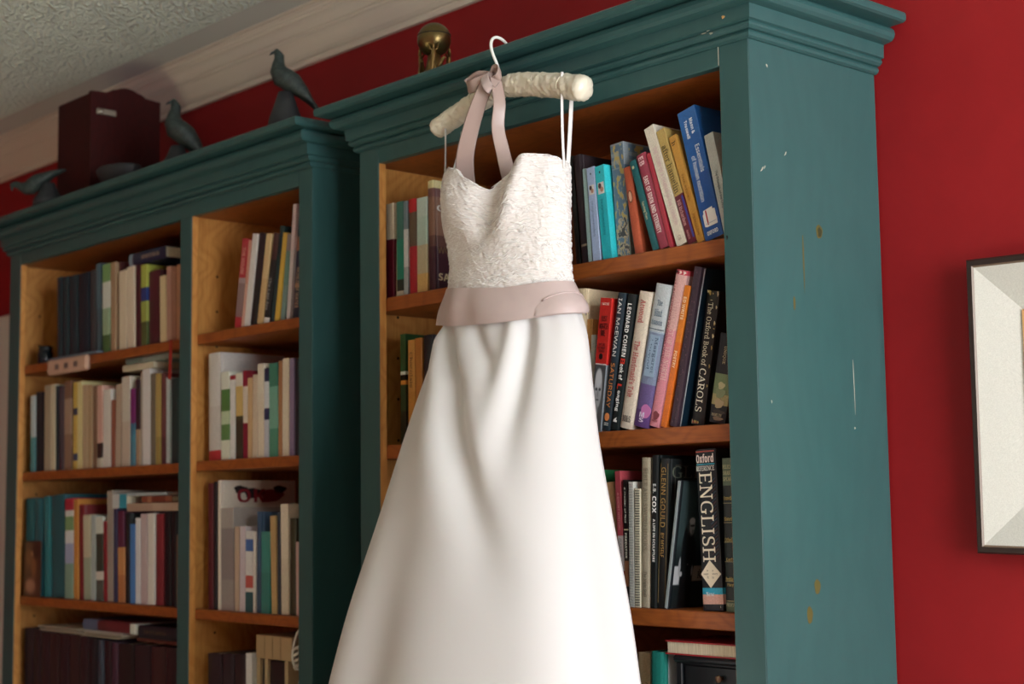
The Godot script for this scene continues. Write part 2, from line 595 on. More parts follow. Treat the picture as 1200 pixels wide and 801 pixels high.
# bays: [left edge, right edge, [shelf tops]] of each opening in the face frame
func bookcase(called: String, label: String, x0: float, x1: float, bays: Array, stile_thick: float) -> Node3D:
	var o := thing(called, label, "bookcase", Vector3((x0 + x1) / 2, 0, 0))
	var off := Vector3(-(x0 + x1) / 2, 0, 0)
	var top := 2.062
	for s in [[x0, x0 + 0.018], [x1 - 0.018, x1]]:
		part("side_panel", box(Vector3(s[0], 0, 0.004), Vector3(s[1], 2.19, ZF - 0.0005), 0.0012), M.teal, o, off)
	part("inner_side", box(Vector3(x0 + 0.018, 0.1, 0.016), Vector3(x0 + 0.024, top + 0.003, ZF - 0.021)), M.pine_upright, o, off)
	part("inner_side", box(Vector3(x1 - 0.024, 0.1, 0.016), Vector3(x1 - 0.018, top + 0.003, ZF - 0.021)), M.pine_upright, o, off)
	part("back_panel", box(Vector3(x0 + 0.018, 0.05, 0.004), Vector3(x1 - 0.018, top + 0.003, 0.016)), M.shelf_wood, o, off)
	part("top_panel", box(Vector3(x0 + 0.018, top + 0.003, 0.016), Vector3(x1 - 0.018, top + 0.021, ZF - 0.02)), M.shelf_wood, o, off)
	part("top_board", box(Vector3(x0 - 0.004, 2.183, 0.005), Vector3(x1 + 0.004, 2.2, ZF + 0.004)), M.teal, o, off)
	part("bottom_panel", box(Vector3(x0 + 0.018, 0.1, 0.016), Vector3(x1 - 0.018, 0.12, ZF - 0.021)), M.shelf_wood, o, off)
	# face frame
	var edges := [x0]
	for b in bays:
		edges.append(b[0]); edges.append(b[1])
	edges.append(x1)
	for i in range(0, edges.size(), 2):
		var a: float = edges[i] + (0.001 if i > 0 else 0.0185)
		var b: float = edges[i + 1] - (0.001 if i < edges.size() - 2 else 0.0185)
		if i == 0:
			a = x0 + 0.0002
		if i == edges.size() - 2:
			b = x1 - 0.0002
		part("stile", box(Vector3(a, 0.0, ZF - 0.02), Vector3(b, top if i > 0 and i < edges.size() - 2 else 2.19, ZF), 0.0015), M.teal, o, off)
		if i > 0:
			part("stile_edge", box(Vector3(a - 0.001, 0.1, ZF - 0.02), Vector3(a, top, ZF - 0.0025)), M.pine_upright, o, off)
		if i < edges.size() - 2:
			part("stile_edge", box(Vector3(b, 0.1, ZF - 0.02), Vector3(b + 0.001, top, ZF - 0.0025)), M.pine_upright, o, off)
	part("top_rail", box(Vector3(edges[1], top, ZF - 0.02), Vector3(edges[edges.size() - 2], 2.19, ZF - 0.0004), 0.001), M.teal, o, off)
	part("bottom_rail", box(Vector3(edges[1], 0.0, ZF - 0.02), Vector3(edges[edges.size() - 2], 0.1, ZF - 0.0004), 0.001), M.teal, o, off)
	part("cornice", cornice(x0, x1, 1.0 if x1 > -0.5 else 0.5), M.teal, o, off)
	for i in bays.size():
		var b: Array = bays[i]
		var l: float = x0 + 0.024
		var r: float = x1 - 0.024
		if i > 0:
			l = (bays[i - 1][1] + b[0]) / 2 + 0.010
		if i < bays.size() - 1:
			r = (b[1] + bays[i + 1][0]) / 2 - 0.010
			part("partition", box(Vector3(r, 0.12, 0.016), Vector3(r + 0.02, top + 0.003, ZF - 0.0205)), M.pine_upright, o, off)
		for y in b[2]:
			part("shelf", box(Vector3(l + 0.001, y - b[3], 0.017), Vector3(r - 0.001, y, ZF - 0.021), 0.002), M.shelf_wood, o, off)
		# holes for the shelf pins in the left wall of the bay
		for k in 16:
			var y := 0.5 + 0.094 * k
			var st := stool()
			add_prism(st, ellipse(0.0035, 0.0035, 8), 0.0, 0.0006)
			var h := part("pin_hole", done(st), M.hole_dark, o, off + Vector3(l - 0.0001, y, ZF - 0.09))
			h.rotation = Vector3(0, PI / 2, 0)
	return o

func build_bookcases() -> void:
	var tall := bookcase("bookcase", "teal painted bookcase with pine shelves that the white dress hangs on", TALL_L, TALL_R, [[-1.073, -0.069, [1.757, 1.426, 1.096, 0.77, 0.44], 0.031]], 0.07)
	bookcase("bookcase", "wider dark teal bookcase of two bays beyond the dress, birds on top", WIDE_L, WIDE_R, [[-2.925, -1.948, [1.745, 1.414, 1.035, 0.70, 0.38], 0.026], [-1.888, -1.391, [1.749, 1.416, 1.035, 0.70, 0.38], 0.026]], 0.06)
	# knots that bleed through the paint of the side panel, and chipped paint
	var off := -tall.position
	for k in [[1.774, 0.194, 0.0095, 0.0125, 0.005], [1.139, 0.234, 0.0085, 0.013, 0.0], [1.091, 0.258, 0.008, 0.015, 0.0], [1.637, 0.273, 0.003, 0.0125, 0.0]]:
		var kn := part("wood_knot", prism(ellipse(k[2], k[3], 22, 0.05), -0.0002, 0.0003), M.knot_brown, tall, off + Vector3(0.0, k[0], k[1]))
		kn.rotation.y = PI / 2
		if k[4] > 0.0:
			part("knot_heart", prism(ellipse(k[2] * 0.6, k[3] * 0.7, 18, 0.12), 0.0, 0.0006), M.knot_dark, kn, Vector3(0.001, -0.001, 0))
	var streak := PackedVector2Array([Vector2(-0.0012, 0.05), Vector2(0.001, 0.05), Vector2(0.0022, 0.02), Vector2(0.0018, -0.035), Vector2(0.0004, -0.055), Vector2(-0.0008, -0.03), Vector2(-0.0018, 0.015)])
	var sk := part("resin_streak", prism(streak, -0.0002, 0.00025), M.knot_brown, tall, off + Vector3(0, 1.712, 0.243))
	sk.rotation.y = PI / 2
	for c in [[1.905, 0.285, 0.0014, 0.005, -0.6], [1.868, 0.352, 0.0015, 0.0065, -0.7], [1.872, 0.345, 0.001, 0.004, -0.5], [2.058, 0.330, 0.0016, 0.0035, 0.5], [1.46, 0.345, 0.0012, 0.003, 0.2], [1.50, 0.105, 0.0009, 0.05, 0.02], [1.42, 0.107, 0.0022, 0.0022, 0.0]]:
		var ch := part("paint_chip", prism(ellipse(c[2], c[3], 9, 0.2), -0.0002, 0.0003), M.bare_chip, tall, off + Vector3(0, c[0], c[1]))
		ch.rotation = Vector3(0, PI / 2, 0)
		ch.rotate_object_local(Vector3(0, 0, 1), c[4])
	for c in [[-0.035, 2.140, 0.0035, 0.0028, "bare_wood_chip"], [-0.075, 2.126, 0.004, 0.0015, "bare_chip"], [-0.068, 2.119, 0.0035, 0.002, "bare_chip"], [-0.085, 2.123, 0.006, 0.001, "bare_chip"]]:
		var z := ZF + 0.0245 if c[1] > 2.13 else ZF + 0.0195
		part("paint_chip", prism(ellipse(c[2], c[3], 9, 0.2), -0.001, 0.0003), M[c[4]], tall, off + Vector3(c[0], c[1], z))
	part("paint_chip", prism(ellipse(0.002, 0.004, 9, 0.2), -0.001, 0.0003), M.hole_dark, tall, off + Vector3(-0.060, 1.752, ZF))
	# seam where the top rail meets the right stile
	part("joint_line", box(Vector3(-0.0697, 2.064, ZF - 0.002), Vector3(-0.0685, 2.098, ZF + 0.0003)), M.bare_chip, tall, off)

# ---------------------------------------------------------------- dress
# rows: height, centre x, half width, bulge to the front
const DRESS := [Vector4(1.98, -0.532, 0.161, 0.080), Vector4(1.95, -0.536, 0.164, 0.086), Vector4(1.92, -0.539, 0.168, 0.091), Vector4(1.88, -0.539, 0.168, 0.092), Vector4(1.84, -0.538, 0.166, 0.088), Vector4(1.80, -0.534, 0.161, 0.082), Vector4(1.76, -0.533, 0.160, 0.076), Vector4(1.72, -0.535, 0.164, 0.076), Vector4(1.68, -0.534, 0.173, 0.077), Vector4(1.64, -0.530, 0.183, 0.082), Vector4(1.60, -0.534, 0.202, 0.091), Vector4(1.50, -0.550, 0.232, 0.120), Vector4(1.40, -0.562, 0.258, 0.150), Vector4(1.25, -0.576, 0.306, 0.182), Vector4(1.10, -0.588, 0.354, 0.215), Vector4(0.95, -0.600, 0.392, 0.241), Vector4(0.70, -0.619, 0.452, 0.282), Vector4(0.45, -0.648, 0.501, 0.322)]
const DRESS_Z := 0.47
const NECK := [Vector2(-60, 1.895), Vector2(-22, 1.918), Vector2(0, 1.928), Vector2(25, 1.939), Vector2(45, 1.941), Vector2(56, 1.935), Vector2(67, 1.914), Vector2(81, 1.889), Vector2(93, 1.912), Vector2(107, 1.940), Vector2(122, 1.950), Vector2(138, 1.944), Vector2(152, 1.934), Vector2(180, 1.915), Vector2(230, 1.87), Vector2(300, 1.87)]

func dress_row(y: float) -> Vector4:
	for i in DRESS.size() - 1:
		var a: Vector4 = DRESS[i]
		var b: Vector4 = DRESS[i + 1]
		if y <= a.x and y >= b.x:
			# smooth through the neighbouring rows
			var p: Vector4 = DRESS[maxi(i - 1, 0)]
			var n: Vector4 = DRESS[mini(i + 2, DRESS.size() - 1)]
			var t := (a.x - y) / (a.x - b.x)
			var lin := a.lerp(b, t)
			var ma := (b - p) * ((a.x - b.x) / maxf(p.x - b.x, 0.001))
			var mb := (n - a) * ((a.x - b.x) / maxf(a.x - n.x, 0.001))
			var t2 := t * t
			var t3 := t2 * t
			var r := a * (2 * t3 - 3 * t2 + 1) + ma * (t3 - 2 * t2 + t) + b * (-2 * t3 + 3 * t2) + mb * (t3 - t2)
			return Vector4(lin.x, r.y, r.z, r.w)
	return DRESS[0] if y > 1.9 else DRESS[DRESS.size() - 1]

func neck_at(deg: float) -> float:
	if deg < -60.0:
		deg += 360.0
	for i in NECK.size() - 1:
		if deg >= NECK[i].x and deg <= NECK[i + 1].x:
			var t: float = (deg - NECK[i].x) / (NECK[i + 1].x - NECK[i].x)
			t = t * t * (3 - 2 * t) * 0.5 + t * 0.5
			return lerpf(NECK[i].y, NECK[i + 1].y, t)
	return 1.87

func gauss(x: float, c: float, w: float) -> float:
	var k := (x - c) / w
	return exp(-k * k)

# point of the dress at height y and angle deg (0 = right seam, 90 = front), with an outward push
func dress_point(y: float, deg: float, push := 0.0) -> Vector3:
	var r := dress_row(y)
	var a := deg_to_rad(deg)
	var back := lerpf(0.06, 0.075, clampf((1.7 - y) / 1.0, 0, 1))
	var b := r.w if sin(a) > 0 else back
	var p := Vector3(r.y + r.z * cos(a), y, DRESS_Z + b * sin(a))
	var n := Vector3(cos(a) / r.z, 0, sin(a) / b).normalized()
	return p + n * push

func along(path: Array, d: float) -> float:
	for i in path.size() - 1:
		if d <= path[i + 1].x:
			return lerpf(path[i].y, path[i + 1].y, clampf((d - path[i].x) / (path[i + 1].x - path[i].x), 0, 1))
	return path[path.size() - 1].y

func skirt_push(y: float, deg: float) -> float:
	var d := 1.66 - y                          # distance below the waist
	var p := 0.0
	var start := smoothstep(0.0, 0.05, d)
	# main crease: starts at the left seam and swings to the front as it falls
	var c1 := along([Vector2(0.0, 133), Vector2(0.06, 116), Vector2(0.14, 97), Vector2(0.30, 77), Vector2(0.44, 63), Vector2(0.6, 54)], d)
	var fade := 1.0 - smoothstep(0.22, 0.60, d)
	p -= 0.026 * gauss(deg, c1, 5.5 + 8.0 * d) * start * fade
	p += 0.014 * gauss(deg, c1 + 15 + 8 * d, 9 + 12 * d) * start * fade
	p += 0.006 * gauss(deg, c1 - 13, 8 + 10 * d) * start * fade
	# short slanting fold below the sash
	p -= 0.010 * gauss(deg, along([Vector2(0.02, 97), Vector2(0.06, 87), Vector2(0.11, 75), Vector2(0.2, 66)], d), 4.5) * start * (1.0 - smoothstep(0.07, 0.17, d))
	# pleat below the middle of the sash
	var f2 := 1.0 - smoothstep(0.10, 0.42, d)
	p -= 0.022 * gauss(deg, 52 + 14 * d, 5.0 + 14.0 * d) * start * f2
	p += 0.008 * gauss(deg, 62 + 10 * d, 6 + 8 * d) * start * f2
	# broad soft waves towards the hem
	p += 0.020 * gauss(deg, 124, 13) * smoothstep(0.15, 0.75, d)
	p -= 0.020 * gauss(deg, 104, 12) * smoothstep(0.30, 0.75, d)
	p += 0.016 * gauss(deg, 38, 16) * smoothstep(0.1, 0.6, d)
	p -= 0.010 * gauss(deg, 8, 9) * smoothstep(0.1, 0.6, d)
	p += 0.0018 * sin(deg_to_rad(deg * 19.0)) * exp(-d * 22.0)
	return p

func bodice_push(y: float, deg: float, n: FastNoiseLite) -> float:
	var g := 0.0
	# the empty cups sag: a hollow runs from the notch down under the left cup
	var up := smoothstep(1.755, 1.88, y)
	var drop := 1.90 - y
	g -= 0.036 * gauss(deg, 70 + drop * 185.0, 12) * up
	g += 0.014 * gauss(deg, 52 + drop * 140.0, 10) * up
	g += 0.012 * gauss(deg, 114, 18) * gauss(y, 1.895, 0.06)
	g += 0.006 * gauss(deg, 20, 18) * gauss(y, 1.885, 0.07)
	g -= 0.010 * gauss(deg, 118, 20) * gauss(y, 1.79, 0.04)
	# gathered lace: fine wavy ridges running round the body
	var a := deg_to_rad(deg)
	var q := Vector3(cos(a) * 3.0, y * 70.0 + n.get_noise_3d(cos(a) * 6, y * 9, sin(a) * 6) * 5.0, sin(a) * 3.0)
	g += 0.0016 * n.get_noise_3d(q.x, q.y, q.z)
	g += 0.0009 * n.get_noise_3d(q.x * 7.0, q.y * 2.1, q.z * 7.0)
	return g

func sheet(rows: int, cols: int, f: Callable, closed := true) -> ArrayMesh:
	var st := stool()
	st.set_smooth_group(0)
	var g := []
	for j in rows + 1:
		var line := []
		for i in cols + 1:
			line.append(f.call(float(i) / cols, float(j) / rows))
		g.append(line)
	for j in rows:
		for i in cols:
			var a: Vector3 = g[j][i]
			var b: Vector3 = g[j][i + 1]
			var c: Vector3 = g[j + 1][i + 1]
			var d: Vector3 = g[j + 1][i]
			st.add_vertex(a); st.add_vertex(b); st.add_vertex(c)
			st.add_vertex(a); st.add_vertex(c); st.add_vertex(d)
	return done(st, true)

func build_dress() -> void:
	var base := Vector3(-0.56, 0.45, DRESS_Z)
	var o := thing("wedding_dress", "strapless white wedding dress with lace bodice hanging on the bookcase front", "dress", base)
	var n := FastNoiseLite.new()
	n.seed = 5
	n.frequency = 1.0
	n.fractal_octaves = 3
	# bodice: outside, a rolled top edge and a lining, one continuous surface
	var bod := sheet(86, 260, func(u: float, v: float) -> Vector3:
		var deg := u * 360.0 - 180.0
		var top := neck_at(deg) + 0.0016 * n.get_noise_2d(deg * 0.9, 3.0)
		if v < 0.86:
			var t := v / 0.86
			var y := lerpf(1.665, top, t)
			return dress_point(y, deg, bodice_push(y, deg, n)) - base
		var t2 := (v - 0.86) / 0.14
		var y2 := lerpf(top + 0.0015 * sin(t2 * PI), top - 0.10, maxf(0.0, t2 - 0.25) / 0.75)
		return dress_point(y2, deg, bodice_push(y2, deg, n) - minf(t2 * 4.0, 1.0) * 0.004) - base)
	part("bodice", bod, M.lace, o)
	# loose lace threads lying in wavy rows over the bodice, too many to count
	var th := stool()
	th.set_smooth_group(0)
	for k in 620:
		var deg0 := rng.randf_range(-40.0, 165.0)
		var f := rng.randf()
		var span := rng.randf_range(4.0, 17.0)
		var rise := rng.randf_range(-0.004, 0.004)
		var pts := []
		var rad := []
		for i in 7:
			var t := i / 6.0
			var deg := deg0 + span * t
			var yy := lerpf(1.70, neck_at(deg) + 0.001, f if k > 90 else 1.0) + rise * t + 0.0022 * sin(t * 7.0 + k)
			yy = minf(yy, neck_at(deg) + 0.0016)
			pts.append(dress_point(yy, deg, bodice_push(yy, deg, n) + 0.0004 + 0.0008 * absf(sin(t * 4.0 + k * 1.7))) - base)
			rad.append(0.00025 + 0.00055 * sin(PI * (0.08 + 0.84 * t)))
		add_tube(th, pts, rad, 4)
	part("lace_threads", done(th, true), M.lace_thread, o).set_meta("kind", "stuff")
	var sk := sheet(110, 300, func(u: float, v: float) -> Vector3:
		var deg := u * 360.0 - 180.0
		var y := lerpf(1.675, 0.45, pow(v, 1.25))
		return dress_point(y, deg, skirt_push(y, deg)) - base)
	part("skirt", sk, M.white_satin, o)
	# sash: a slightly slack band, its lower edge dipping at the left
	var sa := sheet(16, 200, func(u: float, v: float) -> Vector3:
		var deg := -28.0 + u * 190.0
		var topy := 1.702 + 0.016 * clampf((deg - 70.0) / 70.0, 0, 1) - 0.006 * gauss(deg, 70, 40)
		var boty := 1.640 - 0.012 * gauss(deg, 70, 45) + 0.010 * clampf((deg - 120.0) / 40.0, 0, 1)
		var y := lerpf(topy, boty, v)
		var pu := 0.0045 + 0.004 * sin(v * PI) + 0.002 * sin(deg_to_rad(deg * 4.0) + v * 3.0) + 0.003 * v * v
		pu += 0.005 * gauss(deg, 118, 9) * sin(v * 2.6) - 0.003 * gauss(deg, 100, 8)
		pu += 0.009 * clampf((deg - 140.0) / 22.0, 0, 1) * (0.2 + v)
		return dress_point(y, deg, pu) - base)
	part("sash", sa, M.taupe_satin, o)
	# the loose fold where the sash turns at the right seam: it starts flush and lifts off towards the seam
	var fo := sheet(14, 48, func(u: float, v: float) -> Vector3:
		var deg := lerpf(44.0, -27.0, u)
		var y := lerpf(fold_top(u), 1.634 + 0.010 * u, v)
		var lift := smoothstep(0.0, 0.35, u)
		var pu := 0.0085 + 0.0025 * lift + 0.0055 * lift * sin(v * PI) + 0.003 * v * v
		return dress_point(y, deg, pu) - base)
	part("sash_fold", fo, M.taupe_satin, o)
	var hem := part("sash_edge", tube(_sash_edge(base), _const_r(26, 0.0016), 6), M.taupe_satin, o)
	hem.set_meta("label", "shiny rolled edge of the folded sash")
	# loops that hold the dress on the hanger
	for s in [[Vector3(-0.357, 2.096, 0.490), Vector3(-0.366, 2.00, 0.486), Vector3(-0.368, 1.915, 0.478)], [Vector3(-0.372, 2.058, 0.452), Vector3(-0.376, 2.00, 0.452), Vector3(-0.376, 1.915, 0.462)]]:
		part("hanging_loop", _strap(s, base, 0.0036 if s[0].z > 0.48 else 0.0055), M.white_cord, o)
	for s in [[Vector3(-0.712, 2.092, 0.482), Vector3(-0.708, 2.02, 0.484), Vector3(-0.700, 1.945, 0.494)], [Vector3(-0.698, 2.052, 0.45), Vector3(-0.696, 2.0, 0.46), Vector3(-0.694, 1.945, 0.486)]]:
		part("hanging_loop", _strap(s, base, 0.0024), M.white_cord, o)

func fold_top(u: float) -> float:
	return 1.640 + 0.050 * sin(pow(u, 0.55) * PI * 0.5) - 0.022 * u * u

func _sash_edge(base: Vector3) -> Array:
	var pts := []
	for i in 26:
		var u := 0.12 + 0.88 * i / 25.0
		pts.append(dress_point(fold_top(u), lerpf(44.0, -27.0, u), 0.0115) - base)
	return pts

func _const_r(n: int, r: float) -> Array:
	var a := []
	for i in n:
		a.append(r)
	return a

func _strap(p: Array, base: Vector3, w: float) -> ArrayMesh:
	var pts := []
	for i in 13:
		var t := i / 12.0
		pts.append((p[0] as Vector3).lerp(p[1], t).lerp((p[1] as Vector3).lerp(p[2], t), t) - base)
	return tube(pts, _const_r(13, w), 8, 0.3)

# ---------------------------------------------------------------- hanger and ribbon
func bar_point(t: float) -> Vector3:
	# t from -1 (left end) to 1 (right end)
	var x := -0.546 + (0.206 if t < 0 else 0.243) * t
	var y := 2.112 - (0.052 if t < 0 else 0.058) * pow(absf(t), 1.35)
	return Vector3(x, y, 0.466 + 0.012 * absf(t) * absf(t))

func build_hanger() -> void:
	var base := Vector3(-0.55, 2.09, 0.466)
	var o := thing("padded_hanger", "ivory satin padded coat hanger hooked over the bookcase cornice", "hanger", base)
	var n := FastNoiseLite.new()
	n.seed = 9
	n.frequency = 1.0
	var rows := 150
	var bar := sheet(rows, 40, func(u: float, v: float) -> Vector3:
		var t := v * 2.0 - 1.0
		var p := bar_point(t)
		var q := bar_point(minf(t + 0.01, 1.0)) - bar_point(maxf(t - 0.01, -1.0))
		var tn := q.normalized()
		var side := Vector3(0, 0, 1)
		var up := side.cross(tn).normalized()
		var a := u * TAU
		var e := 1.0 - absf(t)
		var r := 0.0225 + 0.002 * t
		# rounded ends
		r *= sqrt(clampf(1.0 - pow(clampf(1.0 - e / 0.07, 0, 1), 2.6), 0.0, 1.0))
		# crosswise gathers of the satin
		var w := n.get_noise_3d(t * 22.0 + 1.4 * sin(a), cos(a) * 0.8, sin(a) * 0.8)
		r *= 1.0 + 0.15 * w + 0.10 * n.get_noise_3d(t * 48.0 + sin(a) * 2.6, cos(a) * 2.5, 4.0)
		r *= 1.0 - 0.16 * gauss(t, -0.02, 0.06)
		return p + (side * cos(a) + up * sin(a)) * r - base)
	part("padded_bar", bar, M.ivory_satin, o)
	# a few raised gather ridges wound round the bar
	for k in 5:
		var t0 := -0.75 + 0.37 * k + 0.05 * sin(k * 5.0)
		if absf(t0) < 0.12:
			continue
		var pts := []
		for i in 15:
			var a := -0.6 + i / 14.0 * 3.6
			var t := t0 + 0.12 * (i / 14.0 - 0.5) * (1 if k % 2 == 0 else -1)
			var r := 0.0228 + 0.002 * t
			pts.append(bar_point(t) + Vector3(0, sin(a), cos(a)) * r - base)
		var rr := []
		for i in 15:
			rr.append(0.0004 + 0.0008 * sin(i / 14.0 * PI))
		part("gather_fold", tube(pts, rr, 6), M.ivory_satin, o)
	var hook := [Vector3(-0.556, 2.11, 0.464), Vector3(-0.559, 2.135, 0.466), Vector3(-0.563, 2.160, 0.471), Vector3(-0.567, 2.178, 0.4765), Vector3(-0.571, 2.194, 0.4785), Vector3(-0.574, 2.208, 0.4755), Vector3(-0.576, 2.217, 0.468), Vector3(-0.577, 2.221, 0.458), Vector3(-0.577, 2.220, 0.447), Vector3(-0.576, 2.215, 0.437), Vector3(-0.575, 2.2085, 0.431)]
	var hp := []
	for p in hook:
		hp.append(p - base)
	var cv := Curve3D.new()
	for i in hp.size():
		var tn: Vector3 = (hp[mini(i + 1, hp.size() - 1)] - hp[maxi(i - 1, 0)]) / 6.0
		cv.add_point(hp[i], -tn, tn)
	cv.bake_interval = 0.003
	var bp := []
	for p in cv.get_baked_points():
		bp.append(p)
	part("hook", tube(bp, _const_r(bp.size(), 0.0031), 10), M.white_wire, o)

func ribbon_strip(pts: Array, w0: float, w1: float, wdir0: Vector3, wdir1: Vector3) -> ArrayMesh:
	# a thin band of cloth along a smooth curve, two faces and its edges
	var cv := Curve3D.new()
	for i in pts.size():
		var tn: Vector3 = (pts[mini(i + 1, pts.size() - 1)] - pts[maxi(i - 1, 0)]) / 6.0
		cv.add_point(pts[i], -tn, tn)
	cv.bake_interval = 0.004
	var b := cv.get_baked_points()
	var nn := b.size()
	return sheet(nn - 1, 12, func(u: float, v: float) -> Vector3:
		var i := int(round(v * (nn - 1)))
		var t: Vector3 = (b[mini(i + 1, nn - 1)] - b[maxi(i - 1, 0)]).normalized()
		var wd := wdir0.lerp(wdir1, v)
		wd = (wd - t * wd.dot(t)).normalized()
		var nv := t.cross(wd)
		var a := u * TAU
		return b[i] + wd * cos(a) * lerpf(w0, w1, v) + nv * sin(a) * 0.0006)

func build_ribbon() -> void:
	var base := Vector3(-0.56, 2.12, 0.49)
	var o := thing("satin_ribbon", "taupe satin ribbon bow tied at the hanger neck, two tails inside the dress", "ribbon", base)
	var at := func(l: Array) -> Array:
		var r := []
		for p in l:
			r.append(p - base)
		return r
	var vr := Vector3(0.669, 0, -0.743)
	# left tail, broad; right tail, twisted and darker
	part("ribbon_tail", ribbon_strip(at.call([Vector3(-0.556, 2.122, 0.500), Vector3(-0.572, 2.075, 0.512), Vector3(-0.593, 2.02, 0.518), Vector3(-0.612, 1.965, 0.516), Vector3(-0.625, 1.895, 0.500)]), 0.014, 0.021, Vector3(0.75, -0.12, -0.62), Vector3(0.8, -0.1, -0.6)), M.taupe_ribbon, o)
	part("ribbon_tail", ribbon_strip(at.call([Vector3(-0.536, 2.125, 0.500), Vector3(-0.521, 2.07, 0.503), Vector3(-0.526, 2.02, 0.503), Vector3(-0.520, 1.97, 0.496), Vector3(-0.505, 1.89, 0.485)]), 0.011, 0.0155, Vector3(0.5, 0.1, -0.85), Vector3(0.6, 0, -0.75)), M.taupe_ribbon, o)
	# bow: left loop, front loop and the small right loop, and the knot
	part("bow_loop", ribbon_strip(at.call([Vector3(-0.556, 2.128, 0.488), Vector3(-0.585, 2.134, 0.499), Vector3(-0.610, 2.127, 0.500), Vector3(-0.613, 2.119, 0.506), Vector3(-0.59, 2.115, 0.512), Vector3(-0.556, 2.122, 0.500)]), 0.012, 0.014, Vector3(0.15, 0.9, 0.3), Vector3(0.1, 0.95, 0.25)), M.taupe_ribbon, o)
	part("bow_loop", ribbon_strip(at.call([Vector3(-0.560, 2.142, 0.492), Vector3(-0.556, 2.128, 0.509), Vector3(-0.543, 2.108, 0.517), Vector3(-0.535, 2.096, 0.511), Vector3(-0.537, 2.108, 0.500), Vector3(-0.548, 2.130, 0.492)]), 0.008, 0.012, Vector3(0.85, 0.3, -0.3), Vector3(0.7, 0.5, -0.3)), M.taupe_satin, o)
	part("bow_loop", ribbon_strip(at.call([Vector3(-0.552, 2.130, 0.492), Vector3(-0.537, 2.142, 0.498), Vector3(-0.523, 2.138, 0.500), Vector3(-0.524, 2.122, 0.502), Vector3(-0.538, 2.118, 0.500)]), 0.008, 0.009, Vector3(0.3, 0.5, 0.8), Vector3(0.4, 0.5, 0.7)), M.taupe_ribbon, o)
	var kn := tube(at.call([Vector3(-0.559, 2.142, 0.486), Vector3(-0.554, 2.132, 0.499), Vector3(-0.549, 2.120, 0.499), Vector3(-0.546, 2.112, 0.489)]), [0.005, 0.0085, 0.0085, 0.005], 10, 0.7)
	part("bow_knot", kn, M.taupe_satin, o)

# ---------------------------------------------------------------- picture on the right wall
func frame_ring(st: SurfaceTool, o0: Vector2, o1: Vector2, z0: float, i0: Vector2, i1: Vector2, z1: float) -> void:
	# four mitred strips from an outer rectangle at z0 to an inner one at z1
	var O := [Vector3(o0.x, o0.y, z0), Vector3(o1.x, o0.y, z0), Vector3(o1.x, o1.y, z0), Vector3(o0.x, o1.y, z0)]
	var I := [Vector3(i0.x, i0.y, z1), Vector3(i1.x, i0.y, z1), Vector3(i1.x, i1.y, z1), Vector3(i0.x, i1.y, z1)]
	for k in 4:
		var k2 := (k + 1) % 4
		quad(st, O[k], O[k2], I[k2], I[k], Vector3((O[k].x + I[k2].x) / 2 - 0.0 , (O[k].y + I[k2].y) / 2, -0.3))

func build_frame() -> void:
	var o := thing("framed_picture", "dark wooden picture frame with sloping linen liner hung on the red wall", "picture", Vector3(0.405, 1.19, 0.004))
	var w := 0.205
	var h := 0.515
	o.rotation = Vector3(deg_to_rad(1.6), 0, deg_to_rad(-1.3))
	var st := stool()
	frame_ring(st, Vector2(-w, 0), Vector2(w, h), 0.0, Vector2(-w, 0), Vector2(w, h), 0.036)
	frame_ring(st, Vector2(-w, 0), Vector2(w, h), 0.036, Vector2(-w + 0.003, 0.003), Vector2(w - 0.003, h - 0.003), 0.040)
	frame_ring(st, Vector2(-w + 0.003, 0.003), Vector2(w - 0.003, h - 0.003), 0.040, Vector2(-w + 0.012, 0.012), Vector2(w - 0.012, h - 0.012), 0.040)
	part("frame_moulding", done(st), M.frame_wood, o)
	st = stool()
	frame_ring(st, Vector2(-w + 0.012, 0.012), Vector2(w - 0.012, h - 0.012), 0.040, Vector2(-w + 0.015, 0.015), Vector2(w - 0.015, h - 0.015), 0.037)
	part("frame_rim", done(st), M.frame_rim, o)
	st = stool()
	frame_ring(st, Vector2(-w + 0.015, 0.015), Vector2(w - 0.015, h - 0.015), 0.037, Vector2(-w + 0.094, 0.094), Vector2(w - 0.094, h - 0.094), 0.014)
	part("linen_liner", done(st), M.linen, o)
	st = stool()
	frame_ring(st, Vector2(-w + 0.094, 0.094), Vector2(w - 0.094, h - 0.094), 0.018, Vector2(-w + 0.099, 0.099), Vector2(w - 0.099, h - 0.099), 0.015)
	frame_ring(st, Vector2(-w + 0.094, 0.094), Vector2(w - 0.094, h - 0.094), 0.012, Vector2(-w + 0.094, 0.094), Vector2(w - 0.094, h - 0.094), 0.018)
	part("gilt_fillet", done(st), M.gilt, o)
	part("print", box(Vector3(-w + 0.096, 0.096, 0.008), Vector3(w - 0.096, h - 0.096, 0.0125)), M.print_paper, o)
	part("backing", box(Vector3(-w + 0.002, 0.002, 0.0), Vector3(w - 0.002, h - 0.002, 0.006)), M.frame_wood, o)

